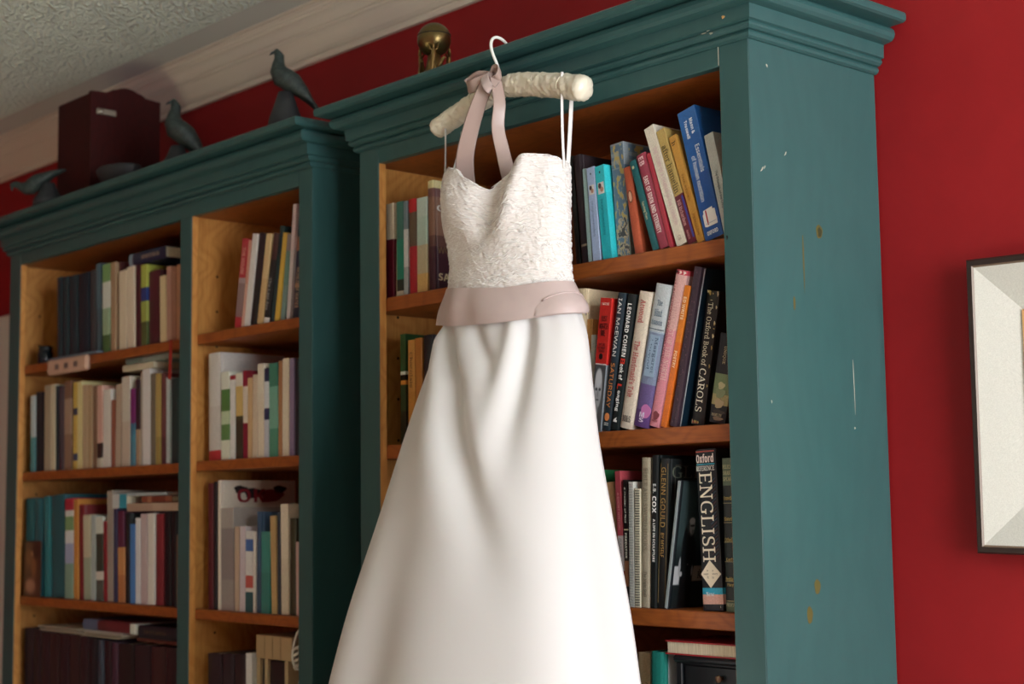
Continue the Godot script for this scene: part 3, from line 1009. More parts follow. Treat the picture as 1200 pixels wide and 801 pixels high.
# ---------------------------------------------------------------- things on top of the bookcases
func loft(rings: Array, sides := 16) -> ArrayMesh:
	# rings: [x, y, half height across the spine, half depth, tilt of the ring in degrees]
	var st := stool()
	st.set_smooth_group(0)
	var g := []
	for r in rings:
		var line := []
		for k in sides:
			var a := TAU * k / sides
			var d := Vector3(0, cos(a) * r[2], sin(a) * r[3]).rotated(Vector3(0, 0, 1), deg_to_rad(r[4]))
			line.append(Vector3(r[0], r[1], 0) + d)
		g.append(line)
	for i in rings.size() - 1:
		var mid := Vector3((rings[i][0] + rings[i + 1][0]) / 2.0, (rings[i][1] + rings[i + 1][1]) / 2.0, 0)
		for k in sides:
			var k2 := (k + 1) % sides
			quad(st, g[i][k], g[i][k2], g[i + 1][k2], g[i + 1][k], mid)
	for e in [0, rings.size() - 1]:
		var c := Vector3(rings[e][0], rings[e][1], 0)
		var other: Array = rings[1] if e == 0 else rings[rings.size() - 2]
		for k in sides:
			tri(st, g[e][k], g[e][(k + 1) % sides], c, Vector3(other[0], other[1], 0))
	return done(st, true)

func bird_rings() -> Array:
	# an upright pigeon looking left, tail down to the right; millimetres of the picture plane
	return [[0.088, -0.034, 0.002, 0.010, -40], [0.080, -0.022, 0.006, 0.014, -40], [0.062, 0.000, 0.010, 0.018, -42], [0.042, 0.024, 0.018, 0.025, -42], [0.018, 0.046, 0.027, 0.031, -40], [-0.006, 0.062, 0.029, 0.032, -52], [-0.018, 0.080, 0.022, 0.026, -75], [-0.018, 0.096, 0.0155, 0.018, -92], [-0.016, 0.110, 0.0125, 0.0135, -95], [-0.0165, 0.121, 0.013, 0.0125, -100], [-0.019, 0.130, 0.0095, 0.0095, -110], [-0.021, 0.136, 0.002, 0.002, -110]]

func bird(label: String, at: Vector3, turn: float, size: float, plinth: float, lean := 0.0) -> void:
	var o := thing("bird_figurine", label, "figurine", at, "bird figurines on the left bookcase")
	o.rotation.y = turn
	var b := part("body", loft(bird_rings()), M.verdigris, o, Vector3(0, plinth, 0))
	b.scale = Vector3.ONE * size
	b.rotation.z = lean
	var beak := part("beak", tube([Vector3(-0.027, 0.128, 0), Vector3(-0.036, 0.124, 0), Vector3(-0.041, 0.119, 0)], [0.0045, 0.0032, 0.0006], 8), M.verdigris, b)
	beak.set_meta("label", "short blunt beak")
	for s in [-1.0, 1.0]:
		var w := part("wing", loft([[0.074, -0.014, 0.003, 0.003, -40], [0.05, 0.014, 0.011, 0.005, -42], [0.024, 0.040, 0.018, 0.006, -42], [0.0, 0.060, 0.015, 0.006, -48], [-0.010, 0.070, 0.004, 0.003, -50]]), M.verdigris, b, Vector3(0.002, 0.0, s * 0.026))
		w.rotation.y = s * 0.12
	if plinth > 0.02:
		part("plinth", loft_up([[0.046, 0.0], [0.046, 0.012], [0.040, plinth * 0.5], [0.029, plinth * 0.85], [0.018, plinth + 0.022]]), M.dark_slate, o)

func loft_up(pr: Array) -> ArrayMesh:
	var p := [Vector2(0, pr[0][1])]
	for a in pr:
		p.append(Vector2(a[0], a[1]))
	p.append(Vector2(0, pr[pr.size() - 1][1]))
	return lathe(p, 22)

func build_ornaments() -> void:
	var d48 := 0.8377
	bird("upright dark pigeon figurine on a rounded plinth at the bookcase's right end", Vector3(-1.478, 2.2065, 0.36), d48, 0.98, 0.085)
	bird("dark pigeon figurine just right of the red wooden box", Vector3(-2.02, 2.2065, 0.35), d48 + 0.15, 1.12, 0.050, -0.1)
	bird("small dark bird figurine with raised tail, left of the red wooden box", Vector3(-2.665, 2.2065, 0.415), d48, 0.86, 0.046, 1.25)
	# mahogany box with an arched back board and a metal clasp
	var o := thing("wooden_box", "tall red-brown wooden box with a scalloped top and metal clasp", "box", Vector3(-2.61, 2.2065, 0.25))
	var h := 0.325
	part("case", box(Vector3(-0.112, 0.0, -0.112), Vector3(0.094, h, 0.112), 0.003), M.mahogany, o)
	var out := PackedVector2Array([Vector2(-0.115, 0.0), Vector2(0.115, 0.0), Vector2(0.115, h + 0.002)])
	for k in 9:
		var a := k / 8.0
		out.append(Vector2(0.095 - a * 0.055, h + 0.004 + 0.002 * sin(a * PI) + 0.014 * smoothstep(0.4, 1.0, a)))
	for k in 7:
		var a := k / 6.0
		out.append(Vector2(0.040 - a * 0.075, h + 0.018 + 0.010 * sin(a * PI)))
	for k in 9:
		var a := k / 8.0
		out.append(Vector2(-0.036 - a * 0.058, h + 0.004 + 0.014 * smoothstep(0.6, 0.0, a)))
	out.append(Vector2(-0.115, h + 0.002))
	var fb := part("arched_panel", prism(out, 0.0, 0.016), M.mahogany, o, Vector3(0.094, 0, 0))
	fb.rotation.y = PI / 2
	var cl := part("clasp", box(Vector3(0.110, 0.258, 0.035), Vector3(0.116, 0.277, 0.098), 0.002), M.steel, o)
	part("clasp_stud", lathe([Vector2(0, 0.0), Vector2(0.008, 0.0), Vector2(0.007, 0.004), Vector2(0, 0.006)], 14), M.steel, cl, Vector3(0.116, 0.268, 0.084)).rotation.z = -PI / 2
	var low := thing("slate_dish", "low dark oval dish lying in front of the red wooden box", "dish", Vector3(-2.33, 2.2065, 0.36))
	var dm := part("dish_bowl", lathe([Vector2(0, 0), Vector2(0.035, 0.0), Vector2(0.055, 0.028), Vector2(0.068, 0.058), Vector2(0.066, 0.062), Vector2(0.05, 0.052), Vector2(0, 0.04)], 26), M.dark_slate, low)
	dm.scale = Vector3(1.35, 1.0, 0.8)
	# brass globe carried by small figures
	var g := thing("brass_globe", "round brass globe held up by small figures on the bookcase top", "ornament", Vector3(-0.932, 2.2065, 0.33))
	g.rotation.y = d48
	var R := 0.038
	var cy := 0.118
	var pr := []
	for k in 17:
		var a := -PI / 2 + PI * k / 16.0
		var rr := R
		pr.append(Vector2(maxf(0.0, rr * cos(a)), cy + rr * sin(a)))
	part("globe", lathe(pr, 36), M.brass, g)
	part("equator_seam", lathe([Vector2(R * 0.98, cy + 0.0075), Vector2(R * 0.997, cy + 0.008), Vector2(R * 0.997, cy + 0.0095), Vector2(R * 0.98, cy + 0.010)], 36), M.hole_dark, g)
	part("base", lathe([Vector2(0, 0.0), Vector2(0.048, 0.0), Vector2(0.050, 0.006), Vector2(0.044, 0.014), Vector2(0.046, 0.022), Vector2(0.034, 0.03), Vector2(0.02, 0.05), Vector2(0.014, 0.082), Vector2(0, 0.084)], 28), M.old_brass, g)
	for k in 3:
		var a := PI / 2 + TAU * k / 3.0
		var f := part("bearer_figure", figure_mesh(), M.old_brass, g, Vector3(cos(a) * 0.036, 0.022, sin(a) * 0.036))
		f.rotation.y = PI / 2 - a
		f.scale = Vector3(0.8, 0.82, 0.8)
		var wing := part("scroll_wing", tube([Vector3(0.0, 0.02, -0.01), Vector3(0.018, 0.04, -0.006), Vector3(0.03, 0.058, -0.004), Vector3(0.036, 0.05, -0.004)], [0.005, 0.006, 0.005, 0.001], 8), M.old_brass, f)
		wing.rotation.y = PI / 6 if k > 0 else 0.0
		wing.visible = true

func figure_mesh() -> ArrayMesh:
	# a small standing bearer with raised arms, one joined body
	var st := stool()
	st.set_smooth_group(0)
	add_tube(st, [Vector3(-0.006, 0.0, 0), Vector3(-0.005, 0.022, 0.002), Vector3(-0.002, 0.042, 0.001), Vector3(0, 0.062, 0), Vector3(0, 0.074, 0.001), Vector3(0, 0.079, 0.002), Vector3(0, 0.086, 0.002), Vector3(0, 0.092, 0.002), Vector3(0, 0.096, 0.002)], [0.003, 0.0042, 0.006, 0.0072, 0.006, 0.0028, 0.0048, 0.0045, 0.001], 10)
	add_tube(st, [Vector3(0.007, 0.0, 0), Vector3(0.006, 0.022, 0.003), Vector3(0.001, 0.044, 0.001)], [0.003, 0.0042, 0.0055], 8)
	for s in [-1.0, 1.0]:
		add_tube(st, [Vector3(0, 0.073, 0), Vector3(s * 0.010, 0.080, 0.0), Vector3(s * 0.013, 0.092, -0.004), Vector3(s * 0.012, 0.1, -0.008)], [0.003, 0.0028, 0.0022, 0.002], 8)
	return done(st, true)

# ---------------------------------------------------------------- books
const SPINE_Z := 0.345
const SHELF_Y := {"t1": 1.757, "t2": 1.426, "t3": 1.096, "t4": 0.77, "tl1": 1.757, "tl2": 1.426, "w1": 1.745, "w2": 1.414, "w3": 1.035, "w4": 0.70, "n1": 1.749, "n2": 1.416, "n3": 1.035, "n4": 0.70}
const PLACE := {"t1": "right of the dress, top shelf", "t2": "right of the dress, second shelf", "t3": "right of the dress, third shelf", "t4": "right of the dress, lowest shelf", "tl1": "left of the bodice", "tl2": "left of the sash", "w1": "wide bay's top shelf", "w2": "wide bay's second shelf", "w3": "wide bay's third shelf", "w4": "wide bay's lowest shelf", "n1": "narrow bay's top shelf", "n2": "narrow bay's second shelf", "n3": "narrow bay's third shelf", "n4": "narrow bay's lowest shelf"}
# shelf, x of the base, thickness, height, depth (mm), lean (degrees), set-back (mm), hard or soft, colours from the foot up, look
const BOOKS := [
	["t1",-491.5,13.0,228,155,-4.6,20,"h","1c1a1c","black narrow hardback nearest the dress"],
	["t1",-455.5,19.8,222,151,-5.2,4,"h","2a2024,8a7a62:.16,2a2024:.18","dark brown hardback with one pale line across"],
	["t1",-439.0,10.8,190,129,-3.8,2,"p","9db8b4","pale grey-green slim paperback"],
	["t1",-418.8,21.6,189,128,-4.3,0,"p","a9bbd8,a9bbd8:.72","pale blue paperback with a small picture square"],
	["t1",-389.8,25.6,188,128,-5.6,0,"p","1fb4bd,28c0c8:.7","bright cyan paperback with a small picture square"],
	["t1",-358.3,34.9,228,170,-3.8,14,"p","6f7a70,5d7688:.3,86958f:.48,54728c:.56,8a949a:.8","tall blue-grey book with a painted map jacket"],
	["t1",-313.8,21.1,175,120,-8.8,6,"h","a84d2c,b05030:.1","burnt orange hardback leaning under taller neighbours"],
	["t1",-265.8,17.2,189,129,-17.4,2,"h","0d5a5e","thin dark teal hardback tilted left"],
	["t1",-243.0,24.7,196,133,-16.5,0,"h","8e3345,93374a:.14","maroon book with faded pink title"],
	["t1",-223.4,9.4,195,133,-16.0,0,"p","a52a3c","slim crimson paperback beside the maroon book"],
	["t1",-198.2,24.7,248,169,-18.0,0,"p","e5dcc8","cream paperback with faint pinkish lettering"],
	["t1",-172.4,20.6,237,161,-18.1,0,"p","5e1626,62182a:.1,b79c58:.42","book tan above and dark maroon below"],
	["t1",-151.1,17.5,218,148,-17.2,0,"p","b7822f,bd8a38:.5","ochre yellow paperback"],
	["t1",-119.2,43.2,257,175,-13.8,0,"p","1d4f96,205a9f:.5,2461a6:.8","thick bright blue textbook with white title"],
	["t1",-84.0,22.1,201,137,-12.4,0,"p","a9b1ad,b5bcb8:.5","pale grey book at the right end"],
	["t2",-498.1,33.8,285,200,4.5,6,"h","dfc9a2","large cream book half hidden by the sash"],
	["t2",-471.1,15.2,223,151,4.2,14,"p","c98f4e","short orange-tan book beside the red biography"],
	["t2",-455.3,11.0,191,130,3.7,10,"p","e4e0cf,dfe2cf:.5","cream paperback edge between dress and red biography"],
	["t2",-432.9,31.2,258,175,8.4,0,"p","7d8288,b32222:.5,c62a22:.51","red book with a grey portrait below"],
	["t2",-405.3,21.2,266,181,11.0,0,"h","23313a,27363f:.5","slate black novel with orange and white lettering"],
	["t2",-382.0,22.1,261,178,11.8,0,"h","15201f,1a2525:.5","black book with bold white spaced lettering"],
	["t2",-352.3,33.1,262,178,13.2,0,"h","e9dcc6","cream novel with red lettering"],
	["t2",-313.8,39.0,271,184,14.4,0,"h","5d3f7c,6a5a8d:.12,7d8ba6:.3,9fb1c4:.66,b9c2c6:.67","grey-blue and violet novel"],
	["t2",-278.5,27.7,295,201,15.3,0,"h","d98a98,dc93a0:.3,e2b2ae:.62,c84a58:.97","tall worn pink book"],
	["t2",-255.1,13.6,265,180,15.0,0,"p","e5731a,ea861f:.6","slim bright orange paperback"],
	["t2",-231.9,17.8,296,165,13.8,0,"h","3c2c36","tall book of speckled plum spine and navy cover"],
	["t2",-187.3,29.4,246,150,11.0,16,"h","14120f,17140f:.9","black worn anthology with pale title"],
	["t2",-133.2,37.6,161,150,11.9,6,"h","15171b,a89a6a:.2,70805a:.32,15171b:.55","dark illustrated book against the stile"],
	["t3",-440.8,18.5,258,175,-1.3,30,"p","2f7a48","green book peeking above the orange one"],
	["t3",-392.6,19.0,234,159,-4.3,14,"p","d9a878","pale orange paperback partly behind the skirt"],
	["t3",-371.2,14.1,254,190,-1.8,4,"p","8d2b33,b9a9a4:.26,a3424a:.52","dark red paperback with a grey label panel"],
	["t3",-357.5,11.0,237,161,0.0,2,"p","1a1614,8a5a3c:.16,1a1614:.36,c9b78f:.6,1a1614:.61","black paperback with small brown pictures"],
	["t3",-344.5,12.7,233,158,1.0,0,"p","b9b8ae","pale grey spiral notebook"],
	["t3",-329.8,14.3,220,149,1.5,0,"p","cfc7ac","cream wire-bound notebook"],
	["t3",-310.8,21.1,277,189,1.8,0,"h","a59a84,a0977f:.5","stone grey mottled book with engraved title"],
	["t3",-291.5,15.2,281,191,2.8,0,"h","111517","slim black art book with white lettering"],
	["t3",-272.6,20.4,274,215,3.5,2,"h","191b1c,1c1e1f:.5","black biography with gold title"],
	["t3",-258.4,6.0,236,200,10.0,0,"h","1a2224","thin black book, a standing man on its cover"],
	["t3",-147.6,46.8,287,170,-1.8,0,"h","14181f,d8a898:.04,27a3c4:.1,1b1c22:.14,12151c:.4","thick black dictionary with huge white title"],
	["t3",-107.0,32.1,270,150,0.0,6,"h","6a7a5c,18211d:.06,5a6a54:.82","dark green set volume banded with gold titles"],
	["t4",-348.0,31.7,240,190,1.7,24,"h","c9ad83","tan book with a ringed emblem"],
	["t4",-292.3,30.3,247,170,1.7,0,"h","0f6f64,13786c:.5","teal hardback with gold title"],
	["tl1",-1077.9,26.3,217,148,0.0,0,"p","5b1427,d5c9b0:.62","cream and plum paperback"],
	["tl1",-1060.4,6.1,214,145,0.8,6,"p","c7b893","thin cream book edge"],
	["tl1",-1040.9,24.4,216,147,0.0,0,"p","b9b4a4,1d2a2b:.06,0d7d6b:.18,2f6e68:.6","teal and black patterned paperback"],
	["tl1",-1020.8,13.5,214,145,0.0,0,"p","9aa0a0,c3c6c4:.3,6b7c84:.7","grey and white narrow paperback"],
	["tl1",-994.6,28.1,215,146,-1.1,0,"h","a51525,5a4a3a:.5,b3121f:.86","red book with brown middle panel"],
	["tl1",-961.9,35.0,213,145,0.0,0,"p","c9a463,b6ab8c:.2,a9c0b4:.5,b5c6bb:.8","pale sage and gold paperback"],
	["tl1",-929.3,21.3,246,160,-0.8,0,"h","3a1620,3f1a24:.3,5a3a34:.4,7d5a4a:.5,6c4844:.85,c2b784:.93","tall plum book with pale head band"],
	["tl2",-1040.4,19.1,247,168,0.0,6,"p","1b2018,2a3a22:.3,c9812c:.54,10150f:.58,c8d0c4:.63,274a2a:.66","green and white paperback over a dark base"],
	["tl2",-1002.5,23.7,230,156,0.0,0,"p","b27a36,bb8440:.5","ochre paperback with dark title"],
	["tl2",-977.2,22.4,232,158,0.0,0,"p","a56a2e","brown-ochre paperback"],
	["tl2",-945.6,32.3,236,160,0.0,0,"h","14171a","black book half behind the skirt"],
	["w1",-2722.8,33.4,256,174,-2.2,0,"h","16323a","first dark teal volume from the bay wall"],
	["w1",-2681.7,41.3,253,172,-2.3,0,"h","17343d","second dark teal volume from the bay wall"],
	["w1",-2629.7,55.4,251,171,-2.2,0,"h","16303b","third dark teal volume from the bay wall"],
	["w1",-2565.9,62.2,250,170,-2.3,0,"h","122430","fourth dark teal volume, the thickest"],
	["w1",-2515.7,35.6,253,172,-1.9,4,"h","3a3e40","charcoal grey book"],
	["w1",-2477.6,30.2,268,182,-2.6,4,"h","3f5a66,4a6774:.5","blue-grey hardback with pale edge"],
	["w1",-2422.0,44.2,259,176,-1.7,0,"p","3f6a3a,8fb08a:.2,d8ddd0:.5,6fa05a:.8","white paperback with green leaf pictures"],
	["w1",-2378.9,27.9,259,176,-2.1,0,"p","a98a66","tan slim paperback"],
	["w1",-2357.3,12.9,259,176,-1.8,10,"h","4a1620","dark maroon book behind the creams"],
	["w1",-2322.8,42.1,228,155,-2.1,0,"p","d8c8a8","short cream paperback, nearer the maroon book"],
	["w1",-2275.0,38.2,234,159,-2.5,0,"p","d9c7ab","taller cream paperback with torn edge"],
	["w1",-2235.4,29.2,234,159,-1.6,0,"h","4a1a22","deep wine-red hardback"],
	["w1",-2201.5,29.5,230,150,-1.7,0,"p","4a5a2a,9aa63a:.3,243a7a:.55,a6b030:.72","lime green book with navy patch"],
	["w1",-2152.9,63.1,207,140,-2.0,4,"h","4c1824,551c28:.6","thick burgundy hardback"],
	["w1",-2095.9,30.3,186,127,-1.8,0,"p","d6c08e","short cream-yellow paperback"],
	["w1",-2064.2,23.9,208,141,-1.3,0,"p","b98c78","dusty pink paperback"],
	["w1",-2038.5,21.8,199,136,-1.1,0,"p","a5745e","brown-pink paperback"],
	["w1",-2010.6,27.6,207,140,-1.0,0,"p","b07c58","light brown book at the right end"],
	["w2",-2888.8,28.9,236,161,-1.8,0,"p","3f8a94,b9c8cc:.45","light blue thin book next to the bay wall"],
	["w2",-2856.2,23.6,245,167,-2.3,0,"h","15202a","first of two black hardbacks"],
	["w2",-2829.8,21.3,245,166,-2.4,0,"h","121a24","second of two black hardbacks"],
	["w2",-2788.4,40.7,262,178,-1.4,0,"p","a5977a","beige paperback"],
	["w2",-2750.4,25.7,262,178,-1.8,0,"p","cbbf9c","cream paperback beside the beige one"],
	["w2",-2726.2,13.1,256,174,-2.4,0,"h","1c2c33","thin navy book"],
	["w2",-2697.4,35.5,252,171,-2.2,0,"h","4c434c","purple-grey hardback"],
	["w2",-2656.2,44.4,265,180,-1.8,2,"p","8d6f58,a58a70:.4,7d5e48:.8","brown patterned book"],
	["w2",-2604.8,24.5,259,176,-1.6,0,"p","c9a63a,2f4a6a:.1,d0b040:.18,2a3f5a:.62,cdb03a:.7","yellow book with blue marks"],
	["w2",-2575.0,26.2,259,176,-2.0,0,"p","dcd08a","pale yellow book"],
	["w2",-2543.4,29.9,247,168,-1.9,0,"p","b89f78","tan paperback, first of a pair"],
	["w2",-2512.2,25.7,244,166,-1.9,0,"p","b0956c","tan paperback, second of a pair"],
	["w2",-2485.2,21.7,239,162,-1.8,0,"h","7d5c44","brown slim hardback"],
	["w2",-2451.4,29.0,238,162,-1.8,0,"p","c7bba6,2f2c28:.12,d7a592:.3","rose paperback with black foot"],
	["w2",-2408.3,45.4,224,152,-1.2,0,"p","ece6da","bright white paperback"],
	["w2",-2373.9,16.6,192,130,-1.5,0,"p","8e4a2c","short rust-red book"],
	["w2",-2346.4,31.6,235,160,0.0,2,"p","b39f88","greyish beige book beside the rust one"],
	["w2",-2297.3,45.5,253,172,-1.2,0,"p","c0b09c,c8bfae:.5","tall off-white book"],
	["w2",-2256.9,26.0,217,148,-1.1,0,"p","3a8aa0,2f7f98:.4,7a2c72:.55","purple and turquoise book"],
	["w2",-2227.9,22.2,240,163,-1.4,0,"p","a58c6c,2a2630:.42","dark book with beige foot"],
	["w2",-2210.3,10.5,257,175,-1.4,2,"p","a79a88","thin stone-coloured book"],
	["w2",-2180.2,40.9,266,181,-1.5,0,"p","d5d0cc","tall greyish white book"],
	["w2",-2143.7,24.5,251,171,-1.4,0,"p","6f6a58","grey-olive book"],
	["w2",-2117.5,22.5,249,169,-1.2,0,"p","a08a3c,b59a4a:.3","dull gold book"],
	["w2",-2088.2,27.9,248,169,-1.2,0,"h","5a2f34,70403f:.3","brownish maroon hardback"],
	["w2",-2061.9,18.8,234,159,-1.1,0,"p","b5c6c8","pale cyan slim book"],
	["w2",-2025.3,45.8,229,156,-1.1,0,"h","123a3c","dark green hardback at the right end"],
	["w3",-2896.6,56.5,298,203,-2.4,0,"h","0f5f68","first teal volume from the bay wall"],
	["w3",-2837.3,50.3,296,201,-2.6,0,"h","0f5b66","second teal volume from the bay wall"],
	["w3",-2775.6,46.0,302,205,-3.5,0,"h","12737c","third teal volume with lighter spine"],
	["w3",-2702.7,83.5,304,207,-3.2,0,"h","0d5660","wide teal volume, fourth from the bay wall"],
	["w3",-2631.1,51.2,294,200,-1.5,0,"p","7aa08a,9aa6c8:.35,d5d8d8:.55,6f9a62:.68,cfd3cf:.82,b0283a:.88","white book with flower pictures and red head"],
	["w3",-2587.0,26.8,291,198,-1.7,0,"p","c88422","orange-yellow slim book"],
	["w3",-2552.7,28.8,275,170,-2.8,0,"h","7a1c24","dark red tall book with broad cover"],
	["w3",-2515.0,41.6,244,166,-3.0,0,"p","9aa88c,c3bd9c:.5","cream-green paperback"],
	["w3",-2479.5,25.1,244,166,-1.3,0,"p","a5b5b0","greyish white paperback"],
	["w3",-2440.0,42.0,239,162,-2.1,0,"p","4a5a50,dcd8c8:.25,2f4438:.35,c8cfc0:.8","dark green and white paperback"],
	["w3",-2403.8,20.0,227,154,-2.7,0,"p","8e2028","thin red paperback"],
	["w3",-2375.8,32.4,313,170,-2.2,0,"p","9a9080","tall grey-tan book"],
	["w3",-2347.2,20.4,261,178,-1.6,0,"p","2a3a5a","dark blue slim book"],
	["w3",-2313.0,34.6,255,174,-2.2,0,"p","b5733a,c88a4a:.3,5a2c44:.6","orange and plum book"],
	["w3",-2278.4,24.9,248,169,-1.7,0,"h","1c1e22","black slim hardback"],
	["w3",-2247.8,26.7,218,148,-1.5,0,"p","2f7fc4","bright blue paperback"],
	["w3",-2219.0,23.7,235,160,-1.4,0,"p","dcdcdc","white slim paperback beside the blue"],
	["w3",-2186.3,31.7,246,167,-1.4,0,"p","bfa9a8","pale mauve paperback"],
	["w3",-2146.9,34.0,247,168,-1.3,0,"p","e6dfd2","ivory paperback"],
	["w3",-2103.2,40.2,245,167,-1.2,0,"h","7d2028,86242c:.5","brick red hardback"],
	["w3",-2059.5,34.3,252,171,-1.2,0,"h","10151a","black hardback, left one of two"],
	["w3",-2025.7,26.1,252,171,-1.1,0,"h","10141a","black hardback, right one of two"],
	["w3",-2000.4,18.1,190,129,-1.1,0,"p","7a5a34","short brown-gold book at the right end"],
	["w4",-2890.3,57.8,239,163,-2.5,0,"h","241c26","dark leather volume, first from the bay wall"],
	["w4",-2832.9,49.6,238,162,-2.5,0,"h","281c22","dark leather volume, second from the bay wall"],
	["w4",-2776.7,55.8,230,156,-2.4,0,"h","2c1c1e","dark leather volume, third from the bay wall"],
	["w4",-2714.7,60.7,231,157,-2.3,0,"h","331d1e","reddish leather volume, fourth from the bay wall"],
	["w4",-2652.4,56.6,232,158,-2.2,0,"h","2c1c1e","dark leather volume, fifth from the bay wall"],
	["w4",-2588.0,64.9,231,157,-2.0,0,"h","341d1e","reddish leather volume, sixth from the bay wall"],
	["w4",-2527.1,49.6,230,156,-1.9,0,"h","291b1e","dark leather volume, seventh from the bay wall"],
	["w4",-2474.6,48.8,228,155,-1.9,0,"h","1e1a22","near-black leather volume left of the slate one"],
	["w4",-2427.2,34.4,226,154,-1.8,0,"h","3c4656","slate blue volume"],
	["w4",-2386.1,38.4,226,154,-1.7,0,"h","2a1a20","dark leather volume between slate and purple ones"],
	["w4",-2345.4,35.3,224,152,-1.6,0,"h","4a2c3e","purple-brown volume"],
	["w4",-2281.2,86.2,223,152,-1.5,0,"h","221a1e","thick dark volume right of the purple one"],
	["w4",-2190.5,85.2,225,153,-1.4,0,"h","2a1d1e","dark leather volume, third from the right stile"],
	["w4",-2105.7,74.6,225,153,-1.2,0,"h","3c1f1e","reddish leather volume, second from the right stile"],
	["w4",-2029.6,68.7,226,154,-1.1,0,"h","2c1d1e","dark leather volume beside the right stile"],
	["n1",-1719.0,28.0,229,156,9.3,0,"p","b3232e,8a7070:.12,a59090:.5,b52a35:.56","red paperback with grey middle panel"],
	["n1",-1694.8,12.0,223,152,8.9,0,"p","cf9a86,c98a74:.5","salmon slim paperback"],
	["n1",-1675.7,23.2,236,160,9.6,0,"p","ddd6cf","white book between the salmon and the black"],
	["n1",-1647.2,29.9,234,159,10.4,0,"h","1c1a1c,2a1c1e:.5","black hardback with reddish lettering panel"],
	["n1",-1615.3,22.6,228,155,10.7,0,"p","c9a46a,d0b078:.5","cream-tan book"],
	["n1",-1589.1,24.1,226,154,12.0,0,"h","d0ccc4,191b1e:.06,1a1a1c:.5,4a2a26:.7","black book with small white foot label"],
	["n1",-1561.4,18.6,240,163,10.8,0,"h","123036","dark blue-green hardback"],
	["n1",-1538.5,17.6,220,150,10.0,0,"p","d3a912","yellow paperback"],
	["n1",-1513.0,16.2,214,146,8.1,0,"p","6f9088,5f8a7c:.4,8a7a80:.8","grey-green slim book"],
	["n1",-1488.2,14.8,284,193,5.9,0,"p","cfc4c6,d4bfc4:.6","tall thin pinkish white book"],
	["n1",-1460.6,34.6,250,170,5.6,4,"h","1a1f3a,b98a6a:.3,1c2040:.34,a06a50:.66,1a1c30:.8","navy patterned book at the right end"],
	["n2",-1827.4,59.0,279,200,-1.2,0,"h","b3202a,c2bbb4:.09,c9c4be:.5","wide pale grey box-like book with red foot"],
	["n2",-1772.5,38.4,226,153,-0.8,0,"p","d0d6c0,5a8a4a:.22,b5c9a0:.4,4f7f3c:.55,d8dccc:.8","white paperback with green leaves"],
	["n2",-1737.8,22.1,214,145,-0.8,0,"p","d7d7d3,e2e0da:.4,a51a2c:.95","white paperback with crimson tip"],
	["n2",-1706.2,30.6,217,148,-1.0,0,"p","3a3a2c,4a4a30:.45,c8a85a:.5,e0d9c4:.85","yellow-cream and black paperback"],
	["n2",-1678.3,18.8,222,151,-0.9,0,"p","8a1c34,d3c3b0:.4,8e1c36:.82","crimson slim book"],
	["n2",-1656.7,19.1,220,149,-0.7,0,"p","c7a270,7a1a2c:.92","tan paperback with wine-red tip"],
	["n2",-1634.2,20.3,209,142,0.0,0,"p","cdb89c","pale tan paperback"],
	["n2",-1606.7,26.7,234,159,-0.8,0,"p","dccdb2,e0d4bc:.6","tall cream paperback"],
	["n2",-1582.7,18.6,221,151,0.0,0,"p","b9bcc4,24365a:.42,cdd0d2:.55,1f2f50:.85","blue and white slim book"],
	["n2",-1550.0,35.3,231,157,-0.9,0,"p","3f8a70,6aa890:.3,2f7a64:.75","sea-green book"],
	["n2",-1521.4,15.0,235,160,0.0,0,"p","a5764a","light brown slim book"],
	["n2",-1497.4,27.9,239,163,0.0,0,"p","ddd0b6","cream-white book beside the lavender"],
	["n2",-1471.2,18.7,237,161,0.0,0,"p","8a7ca0","lavender book"],
	["n2",-1448.9,20.3,236,161,0.0,0,"h","20222c","charcoal book at the right end"],
	["n3",-1841.5,26.5,323,220,-0.8,0,"h","5a1422","dark maroon hardback by the bay wall"],
	["n3",-1817.9,14.4,326,210,-0.8,0,"h","18181a","thin black tall book"],
	["n3",-1798.4,15.6,329,230,-0.7,0,"h","d8cdbb","large white art book with bold cover print"],
	["n3",-1757.5,59.6,258,175,-1.1,0,"p","98908a,8a8280:.3,a39b94:.8","grey mottled thick book"],
	["n3",-1713.6,19.5,211,143,-0.8,0,"p","bfa58a","tan-pink slim paperback"],
	["n3",-1688.5,25.0,212,144,0.0,0,"p","cbbfc4","pale lilac paperback"],
	["n3",-1657.9,32.7,200,136,0.0,0,"p","1f5a60,e2ddd4:.25,c0564a:.3,dcdcd8:.45,3a6aa8:.75,e0e0dc:.9","white book with blue and red marks"],
	["n3",-1634.5,9.8,199,135,0.0,0,"p","d8d2c6","thin ivory paperback"],
	["n3",-1616.4,18.2,248,169,0.0,0,"h","2f4560,35516e:.4","dark blue hardback"],
	["n3",-1583.6,37.8,199,135,0.0,0,"p","1f8078,2a8c82:.5","teal paperback"],
	["n3",-1544.3,23.1,237,161,-2.2,0,"p","b99a60","ochre-tan book"],
	["n3",-1525.7,11.7,245,166,-0.8,0,"h","2c3640","dark slim hardback"],
	["n3",-1498.1,31.4,265,180,-1.0,0,"p","d0c4a8,d8cdb4:.5","tall cream book"],
	["n3",-1467.3,26.4,231,157,0.0,0,"h","3a3a26","olive black book"],
	["n3",-1442.1,16.4,175,120,-0.7,0,"p","c5a097","short pink book at the right end"],
	["n4",-1817.0,65.6,224,153,-1.3,0,"h","2a1d24","dark plum volume, first by the bay wall"],
	["n4",-1753.6,53.3,227,154,-1.0,0,"h","2c1e28","dark plum volume, second by the bay wall"],
	["n4",-1698.8,47.8,229,156,-1.0,0,"h","2a1c20","dark brown volume, third by the bay wall"],
	["n4",-1653.8,27.5,235,160,-0.9,0,"p","6a9a5a,d8d8d4:.5","white and green slim book"],
]
